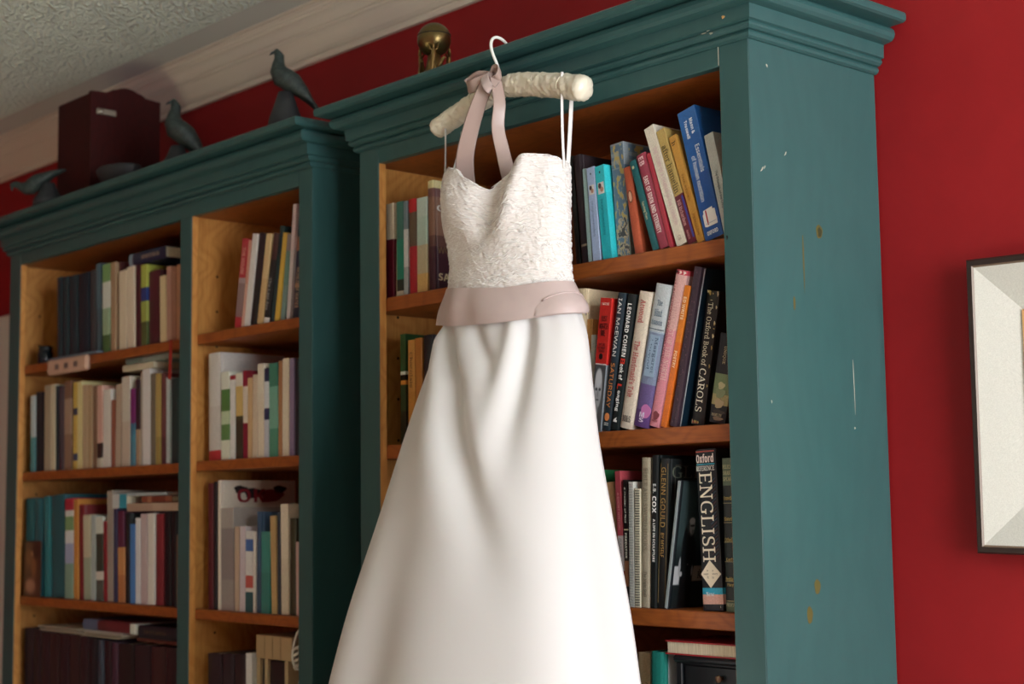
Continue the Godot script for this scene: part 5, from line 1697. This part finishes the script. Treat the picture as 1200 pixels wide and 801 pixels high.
		var tex := paint(200, 256, Color(0.10, 0.13, 0.135), [["r", 0.141, 0.25, 0.300, 0.3, Color(0.21, 0.27, 0.275), 0.4], ["r", -0.014, 0.745, 0.102, 0.075, g(0.72), 0.12], ["r", 0.358, 0.735, 0.120, 0.062, Color(0.55, 0.5, 0.45), 0.12], ["r", 0.184, 0.86, 0.087, 0.24, k, 0.12], ["o", 0.184, 0.60, 0.093, 0.20, Color(0.085, 0.095, 0.10), 0.12], ["o", 0.116, 0.52, 0.036, 0.16, Color(0.08, 0.09, 0.095), 0.2], ["o", 0.070, 0.675, 0.017, 0.075, g(0.62), 0.25], ["o", 0.101, 0.735, 0.019, 0.022, g(0.66), 0.3], ["o", 0.262, 0.60, 0.027, 0.12, Color(0.08, 0.09, 0.095), 0.2], ["o", 0.259, 0.71, 0.013, 0.045, g(0.55), 0.3], ["o", 0.200, 0.40, 0.027, 0.04, g(0.35), 0.3], ["o", 0.200, 0.355, 0.041, 0.062, g(0.62), 0.2], ["o", 0.194, 0.315, 0.042, 0.028, g(0.78), 0.3], ["o", 0.203, 0.352, 0.033, 0.008, g(0.22), 0.4], ["o", 0.215, 0.40, 0.018, 0.018, g(0.45), 0.4], ["o", 0.188, 0.66, 0.012, 0.008, g(0.5), 0.4]])
		printed(o, "cover_photograph", 0.185, h * 0.985, tex, Vector3(t / 2 + 0.0004, h * 0.5, -0.1), true)
		letter(o, "KIND", "e", Vector3(t / 2 + 0.0005, h * 0.255, -0.092), 0.04, 0.012, "2a2624", "c")
		letter(o, "Alban", "e", Vector3(t / 2 + 0.0005, h * 0.285, -0.088), 0.03, 0.009, "4a403c", "c")
		part("pale_spine_edge", box(Vector3(-t / 2 + 0.0006, 0.001, -0.001), Vector3(t / 2 - 0.0006, h - 0.001, 0.0012)), ink("8f9a9a", 0.3), o)
	elif look.begins_with("thick black dictionary"):
		chip(o, "white_diamond", PackedVector2Array([Vector2(-t * 0.5, 0), Vector2(0, -t * 0.52), Vector2(t * 0.5, 0), Vector2(0, t * 0.52)]), "e6d9c2", Vector3(0, h * 0.225, 0.0001))
		for k in [["Major", 0.02], ["supplementary", 0.0], ["fields", -0.02]]:
			letter(o, k[0], "e", Vector3(0, h * (0.225 + k[1]), 0.0006), t * (0.7 if k[1] == 0.0 else 0.34), 0.004, "4a3c30", "h")
		chip(o, "cover_stripe", rect(t * 0.9, 0.0022), "2f9ab0", Vector3(0, h * 0.905, -0.0009))
		chip(o, "cover_stripe", rect(t * 0.9, 0.0022), "b0493a", Vector3(0, h * 0.985, -0.0012))
		letter(o, "THE NEW EDITION", "s", Vector3(0, h * 0.025, -0.0005), t * 0.8, 0.004, "c9c4b4", "h")
		for k in 24:
			chip(o, "cover_hatching", rect(t * 0.34, 0.0005), "2a4a6a" if k % 2 else "5a2a3a", Vector3(t * 0.30, h * (0.32 + 0.5 * k / 24.0), -0.0015)).rotation.z = 0.7
	elif look.begins_with("dark green set"):
		for k in 6:
			chip(o, "gold_rule", rect(t * 0.92, 0.001), "a9a070", Vector3(0, h * (0.07 + 0.127 * k), -0.001))
	elif look.begins_with("tan book with a ringed"):
		var ringpts := []
		for k in 25:
			var a := TAU * k / 24.0
			ringpts.append(Vector3(t * 0.16 + cos(a) * 0.0095, h * 0.72 + sin(a) * 0.0135, -0.001))
		part("ring_emblem", tube(ringpts, _const_r(25, 0.0006), 5), ink("6a4f36"), o)
		chip(o, "ring_emblem", ellipse(0.005, 0.007, 12, 0.15), "8a6a48", Vector3(t * 0.16, h * 0.72, -0.0006))
	elif look.begins_with("teal hardback with gold"):
		var tex := paint(96, 160, Color(0.42, 0.53, 0.58), [["o", 0.2, 0.2, 0.3, 0.2, Color(0.75, 0.78, 0.78), 0.4], ["o", 0.7, 0.35, 0.35, 0.2, Color(0.2, 0.33, 0.36), 0.3], ["r", 0.3, 0.55, 0.4, 0.05, Color(0.66, 0.72, 0.8), 0.2], ["o", 0.4, 0.85, 0.4, 0.2, Color(0.16, 0.3, 0.33), 0.3]])
		printed(o, "cover_picture", 0.09, h * 0.98, tex, Vector3(t / 2 + 0.0005, h * 0.5, -0.06), true)
	elif look.begins_with("large cream book"):
		for k in 5:
			chip(o, "red_brown_print", rect(0.0022, 0.016 - 0.002 * (k % 2)), "8a4a35", Vector3(t / 2 + 0.0002, h * 0.56, -0.090 - 0.0075 * k), true)
			chip(o, "red_brown_print", rect(0.0045, 0.002), "8a4a35", Vector3(t / 2 + 0.0002, h * 0.56 - 0.007, -0.0915 - 0.0075 * k), true)
	elif look.begins_with("large white art"):
		var blk := "1e1a1c"
		for k in [[0.06, 0.93, 0.02, 0.03, blk], [0.10, 0.90, 0.03, 0.04, blk], [0.155, 0.88, 0.035, 0.05, "7d1f2c"], [0.18, 0.93, 0.02, 0.03, blk]]:
			chip(o, "cover_print", ellipse(k[2], h * k[3], 16, 0.12), k[4], Vector3(t / 2 + 0.0002, h * k[1], -k[0]), true)
		letter(o, "OK.", "b", Vector3(t / 2 + 0.0008, h * 0.88, -0.10), 0.10, 0.035, "8a1c2a", "c")

# a book lying flat: spine to the front, `x0`..`x1` its length along the shelf
func lying(label: String, x0: float, x1: float, y: float, t: float, d: float, hard: bool, bands: String, group: String, z := SPINE_Z, flip := false) -> Node3D:
	var o := thing("book", label, "book", Vector3((x0 + x1) / 2, y + 0.0004, z), group)
	var h := x1 - x0
	# spine axis along +x; thickness becomes height
	var b := Basis(Vector3(0, 1, 0), Vector3(1, 0, 0), Vector3(0, 0, -1))
	b = Basis(Vector3(0, 0, 1), -PI / 2)
	var xf := Transform3D(b, Vector3(-h / 2, t / 2, 0))
	if flip:
		xf = Transform3D(Basis(Vector3(0, 1, 0), PI), Vector3(0, 0, -d)) * xf
	cur_t = h * 4.0
	cur_bulge = 0.0
	var mm := book_meshes(t, h, d, hard, bands_of(bands), xf)
	part("cover", mm[0], M.cover_paper, o)
	part("pages", mm[1], M.page_block, o)
	return o

# height at which something lying on the books of a shelf comes to rest
func rest(shelf: String, x0: float, x1: float) -> float:
	var top := 0.0
	for p in placed:
		if p[0] != shelf:
			continue
		var xa: float = p[1] + p[3] * sin(p[4])
		var half: float = p[2] / 2 / maxf(0.2, cos(p[4]))
		if xa + half > x0 + 0.002 and xa - half < x1 - 0.002:
			top = maxf(top, p[3] * cos(p[4]) + p[2] * absf(sin(p[4])))
	return SHELF_Y[shelf] + top + 0.0006

func build_lying_things() -> void:
	var gw := "things lying on the left bookcase's shelves"
	# wide bay, top shelf
	var y := rest("w1", -2.294, -2.09)
	var bk := lying("dark blue book lying across the tops on the wide bay's top shelf", -2.294, -2.09, y, minf(0.034, 2.058 - y), 0.16, true, "8a9aa8,1b2a44:.1,182540:.5", gw)
	letter(bk, "HISTORY OF THE SEA", "e", Vector3(0.02, 0.017, 0.0), 0.10, 0.010, "a88a72", "h")
	var bt := thing("small_bottle", "small dark bottle standing at the left of the wide bay's top shelf", "bottle", Vector3(-2.855, 1.7455, 0.325))
	part("bottle_body", lathe([Vector2(0, 0), Vector2(0.022, 0), Vector2(0.0235, 0.003), Vector2(0.0235, 0.036), Vector2(0.019, 0.042), Vector2(0, 0.042)], 20), ink("10181f", 0.25), bt)
	part("bottle_cap", lathe([Vector2(0, 0.042), Vector2(0.0205, 0.042), Vector2(0.0205, 0.056), Vector2(0.018, 0.0575), Vector2(0, 0.0575)], 20), ink("0c1014", 0.5), bt)
	var tg := thing("shelf_strip", "pale pink padded strip with dark marks on the wide bay's top shelf edge", "strip", Vector3(-2.61, 1.700, 0.3595))
	part("strip_body", box(Vector3(-0.128, 0.0, 0.0), Vector3(0.124, 0.046, 0.016), 0.006), ink("c29c86", 0.7), tg)
	for k in 3:
		part("dark_mark", box(Vector3(-0.075 + 0.06 * k, 0.014, 0.0155), Vector3(-0.05 + 0.06 * k, 0.030, 0.0165), 0.0004), ink("6a5650"), tg)
	var ps := thing("paper_sheet", "thin blue-grey folded sheet on the front of the wide bay's top shelf", "paper", Vector3(-2.60, 1.7455, 0.36))
	part("sheet_fold", box(Vector3(-0.15, 0.0, -0.012), Vector3(0.17, 0.004, 0.012), 0.001), ink("5d6b78"), ps)
	part("sheet_fold", box(Vector3(-0.13, 0.0042, -0.011), Vector3(0.17, 0.007, 0.010), 0.001), ink("6e7a86"), ps)
	var rb := thing("bookmark_ribbon", "red ribbon hanging from the right end of the wide bay's top shelf", "ribbon", Vector3(-2.028, 1.64, 0.3605))
	part("ribbon_band", ribbon_strip([Vector3(0.006, 0.107, -0.03), Vector3(0.006, 0.1065, -0.001), Vector3(0.005, 0.10, 0.0015), Vector3(0.002, 0.05, 0.001), Vector3(-0.002, 0.0, 0.001)], 0.006, 0.0095, Vector3(1, 0, 0), Vector3(1, 0, 0)), ink("9a2a20", 0.45), rb)
	# wide bay, second shelf
	y = rest("w2", -2.323, -2.07)
	var room := 1.7185 - y
	var t1 := clampf(room * 0.48, 0.006, 0.026)
	lying("cream book lying under the grey-green one, wide bay's second shelf", -2.323, -2.147, y, t1, 0.15, true, "cfc2a4,d8ccb0:.5", gw)
	lying("grey-green book topmost on the wide bay's second shelf", -2.305, -2.066, y + t1 + 0.0008, clampf(room - t1 - 0.002, 0.005, 0.022), 0.17, true, "6f7f74,8a968a:.4", gw)
	# wide bay, third shelf
	y = rest("w3", -2.286, -1.999)
	lying("pale tan book lying flat on the wide bay's third shelf", -2.286, -1.999, y, 0.022, 0.17, false, "b99c86,c4a892:.5", gw)
	lying("small red-brown book lying on the pale tan one", -2.205, -2.042, y + 0.0232, 0.018, 0.12, true, "8a4a34,b37a5c:.2,7a3a2a:.34,a0644a:.8", gw)
	var yb := rest("w3", -2.37, -2.3)
	lying("turquoise and white book lying left of the tan one, third shelf", -2.372, -2.29, maxf(yb, y), 0.040, 0.16, false, "cfd3d0,2f9ab0:.5", gw)
	lying("large thin pale book lying on top, wide bay's third shelf", -2.362, -2.067, y + 0.0427, 0.008, 0.19, true, "b5c2c4", gw)
	var pc := thing("picture_card", "brown painted picture card leaning against the teal volumes", "picture", Vector3(-2.862, 1.0355, 0.350))
	part("card", box(Vector3(-0.060, 0, 0), Vector3(0.060, 0.168, 0.003), 0.0004), ink("3a2a20"), pc)
	printed(pc, "card_print", 0.116, 0.163, paint(96, 136, Color(0.30, 0.20, 0.14), [["o", 0.3, 0.3, 0.18, 0.16, Color(0.45, 0.30, 0.18), 0.5], ["o", 0.62, 0.45, 0.16, 0.22, Color(0.50, 0.33, 0.2), 0.5], ["o", 0.42, 0.82, 0.3, 0.14, Color(0.62, 0.45, 0.36), 0.5], ["o", 0.75, 0.15, 0.2, 0.15, Color(0.16, 0.10, 0.07), 0.5], ["o", 0.5, 0.22, 0.06, 0.05, Color(0.66, 0.5, 0.38), 0.4]]), Vector3(0, 0.084, 0.0034))
	# wide bay, lowest shelf
	y = rest("w4", -2.807, -2.0)
	var mg := thing("magazine_stack", "flat stack of grey-beige magazines on the dark leather volumes", "magazines", Vector3(-2.55, y + 0.0003, 0.34), gw)
	for k in 4:
		var s := 0.012 * ((k * 7) % 3 - 1)
		part("magazine", box(Vector3(-0.255 + s, 0.0042 * k, -0.2), Vector3(0.0 + s, 0.0042 * k + 0.004, 0.012 * (k % 2)), 0.0005), ink(["9a8f7c", "a89c88", "8a8070", "b0a590"][k]), mg)
		part("magazine", box(Vector3(0.02 + s, 0.0042 * k, -0.19), Vector3(0.245 + s, 0.0042 * k + 0.004, 0.01 * ((k + 1) % 2)), 0.0005), ink(["a39781", "8f8573", "b3a893", "c0bab0"][k]), mg)
	lying("red and slate-blue book lying on the magazine stack", -2.54, -2.262, y + 0.0175, 0.030, 0.15, true, "5f6f88,5a2224:.32,6a2a2c:.5", gw)
	var wp := thing("paper_block", "small white paper block beside the red and slate-blue book", "paper", Vector3(-2.245, y + 0.0176, 0.33))
	part("block_sheets", box(Vector3(-0.014, 0, -0.08), Vector3(0.016, 0.028, 0.016), 0.001), ink("c8c8bc", 0.8), wp)
	lying("slim rust-brown book lying under the navy one, lowest shelf", -2.221, -1.991, y, 0.009, 0.16, true, "5a2c20", gw)
	var nv := lying("dark navy book lying at the right of the wide bay's lowest shelf", -2.214, -1.991, y + 0.0098, 0.034, 0.16, true, "161d28", gw)
	letter(nv, "ENCYCLOPEDIA", "e", Vector3(-0.02, 0.017, 0.0), 0.12, 0.008, "6a5434", "h")
	# narrow bay, lowest shelf: a tan slip box and a white cable
	var bx := thing("slip_box", "tan slip box holding dark books on the narrow bay's lowest shelf", "box", Vector3(-1.555, 0.7004, 0.33))
	part("box_top", box(Vector3(-0.078, 0.225, -0.2), Vector3(0.078, 0.282, 0.010), 0.002), ink("ab8f68", 0.7), bx)
	for x in [-0.078, -0.042, 0.045]:
		part("box_wall", box(Vector3(x, 0.0, -0.2), Vector3(x + 0.014, 0.2255, 0.008), 0.001), ink("b09a74", 0.7), bx)
	for k in 3:
		part("seam", box(Vector3(-0.04 + 0.035 * k, 0.228, 0.0098), Vector3(-0.038 + 0.035 * k, 0.280, 0.0106)), ink("7a6246"), bx)
	part("dark_spine", box(Vector3(-0.0635, 0.0, -0.2), Vector3(-0.0425, 0.222, 0.0), 0.002), ink("241b1c"), bx)
	part("dark_spine", box(Vector3(-0.0275, 0.0, -0.2), Vector3(0.0445, 0.222, 0.002), 0.002), ink("1c1618"), bx)
	var cb := thing("white_cable", "white cable loop hanging beside the tan slip box", "cable", Vector3(-1.445, 0.7004, 0.345))
	var lp := []
	for k in 25:
		var a := 0.6 + k / 24.0 * 4.6
		lp.append(Vector3(0.008 + cos(a) * 0.026, 0.255 + sin(a) * 0.045, 0.004 * sin(a * 2.0)))
	part("cable_loop", tube(lp, _const_r(25, 0.0032), 8), ink("d5d0c4"), cb)
	part("cable_coil", tube([Vector3(0.0, 0.0035, 0.0), Vector3(0.012, 0.06, 0.004), Vector3(0.004, 0.14, 0.002), Vector3(0.021, 0.232, 0.001)], _const_r(4, 0.0032), 8), ink("d5d0c4"), cb)
	for k in 4:
		part("cable_tie", tube([Vector3(-0.006, 0.21 + 0.014 * k, 0.0), Vector3(0.0, 0.215 + 0.014 * k, 0.008), Vector3(0.014, 0.222 + 0.014 * k, 0.004)], _const_r(3, 0.004), 8), ink("c5bcaa"), cb)
	# right of the dress, lowest shelf: a small dark chest with drawers and the red book on it
	var ch := thing("drawer_chest", "small navy-black chest of drawers with round knobs on the lowest shelf", "chest", Vector3(-0.142, 0.7704, 0.24))
	part("carcass", box(Vector3(-0.098, 0.0, -0.12), Vector3(0.11, 0.232, 0.094), 0.002), M.black_paint, ch)
	part("chest_top", box(Vector3(-0.102, 0.232, -0.124), Vector3(0.114, 0.2445, 0.108), 0.004), M.black_paint, ch)
	for s in [-0.098, 0.096]:
		part("corner_post", box(Vector3(s, 0.0, 0.09), Vector3(s + 0.014, 0.232, 0.102), 0.002), M.black_paint, ch)
	for k in 5:
		var y0 := 0.006 + 0.0455 * k
		var dw := part("drawer", box(Vector3(-0.082, y0, 0.088), Vector3(0.094, y0 + 0.041, 0.098), 0.003), M.black_paint, ch)
		part("knob", lathe([Vector2(0, 0), Vector2(0.004, 0), Vector2(0.0035, 0.004), Vector2(0.0065, 0.007), Vector2(0.0065, 0.010), Vector2(0.004, 0.0125), Vector2(0, 0.013)], 16), M.knob_wood, dw, Vector3(0.006, y0 + 0.0205, 0.098)).rotation.x = PI / 2
		part("drawer_rail", box(Vector3(-0.084, y0 + 0.041, 0.088), Vector3(0.096, y0 + 0.0455, 0.1)), M.black_paint, ch)
	lying("red-covered book lying on the small dark chest, white pages to the front", -0.262, -0.072, 0.7704 + 0.2445, 0.025, 0.15, true, "a8262c,b43038:.5", "", 0.345, true)
	# a beige pamphlet whose corner shows above the last book of the top shelf
	var pm := thing("pamphlet", "beige pamphlet corner sticking up behind the pale grey book", "pamphlet", Vector3(-0.052, 1.7574, 0.30))
	pm.rotation.z = 0.16
	part("folded_sheets", box(Vector3(-0.0015, 0.0, -0.15), Vector3(0.0015, 0.205, 0.0)), ink("b59c80", 0.8), pm)
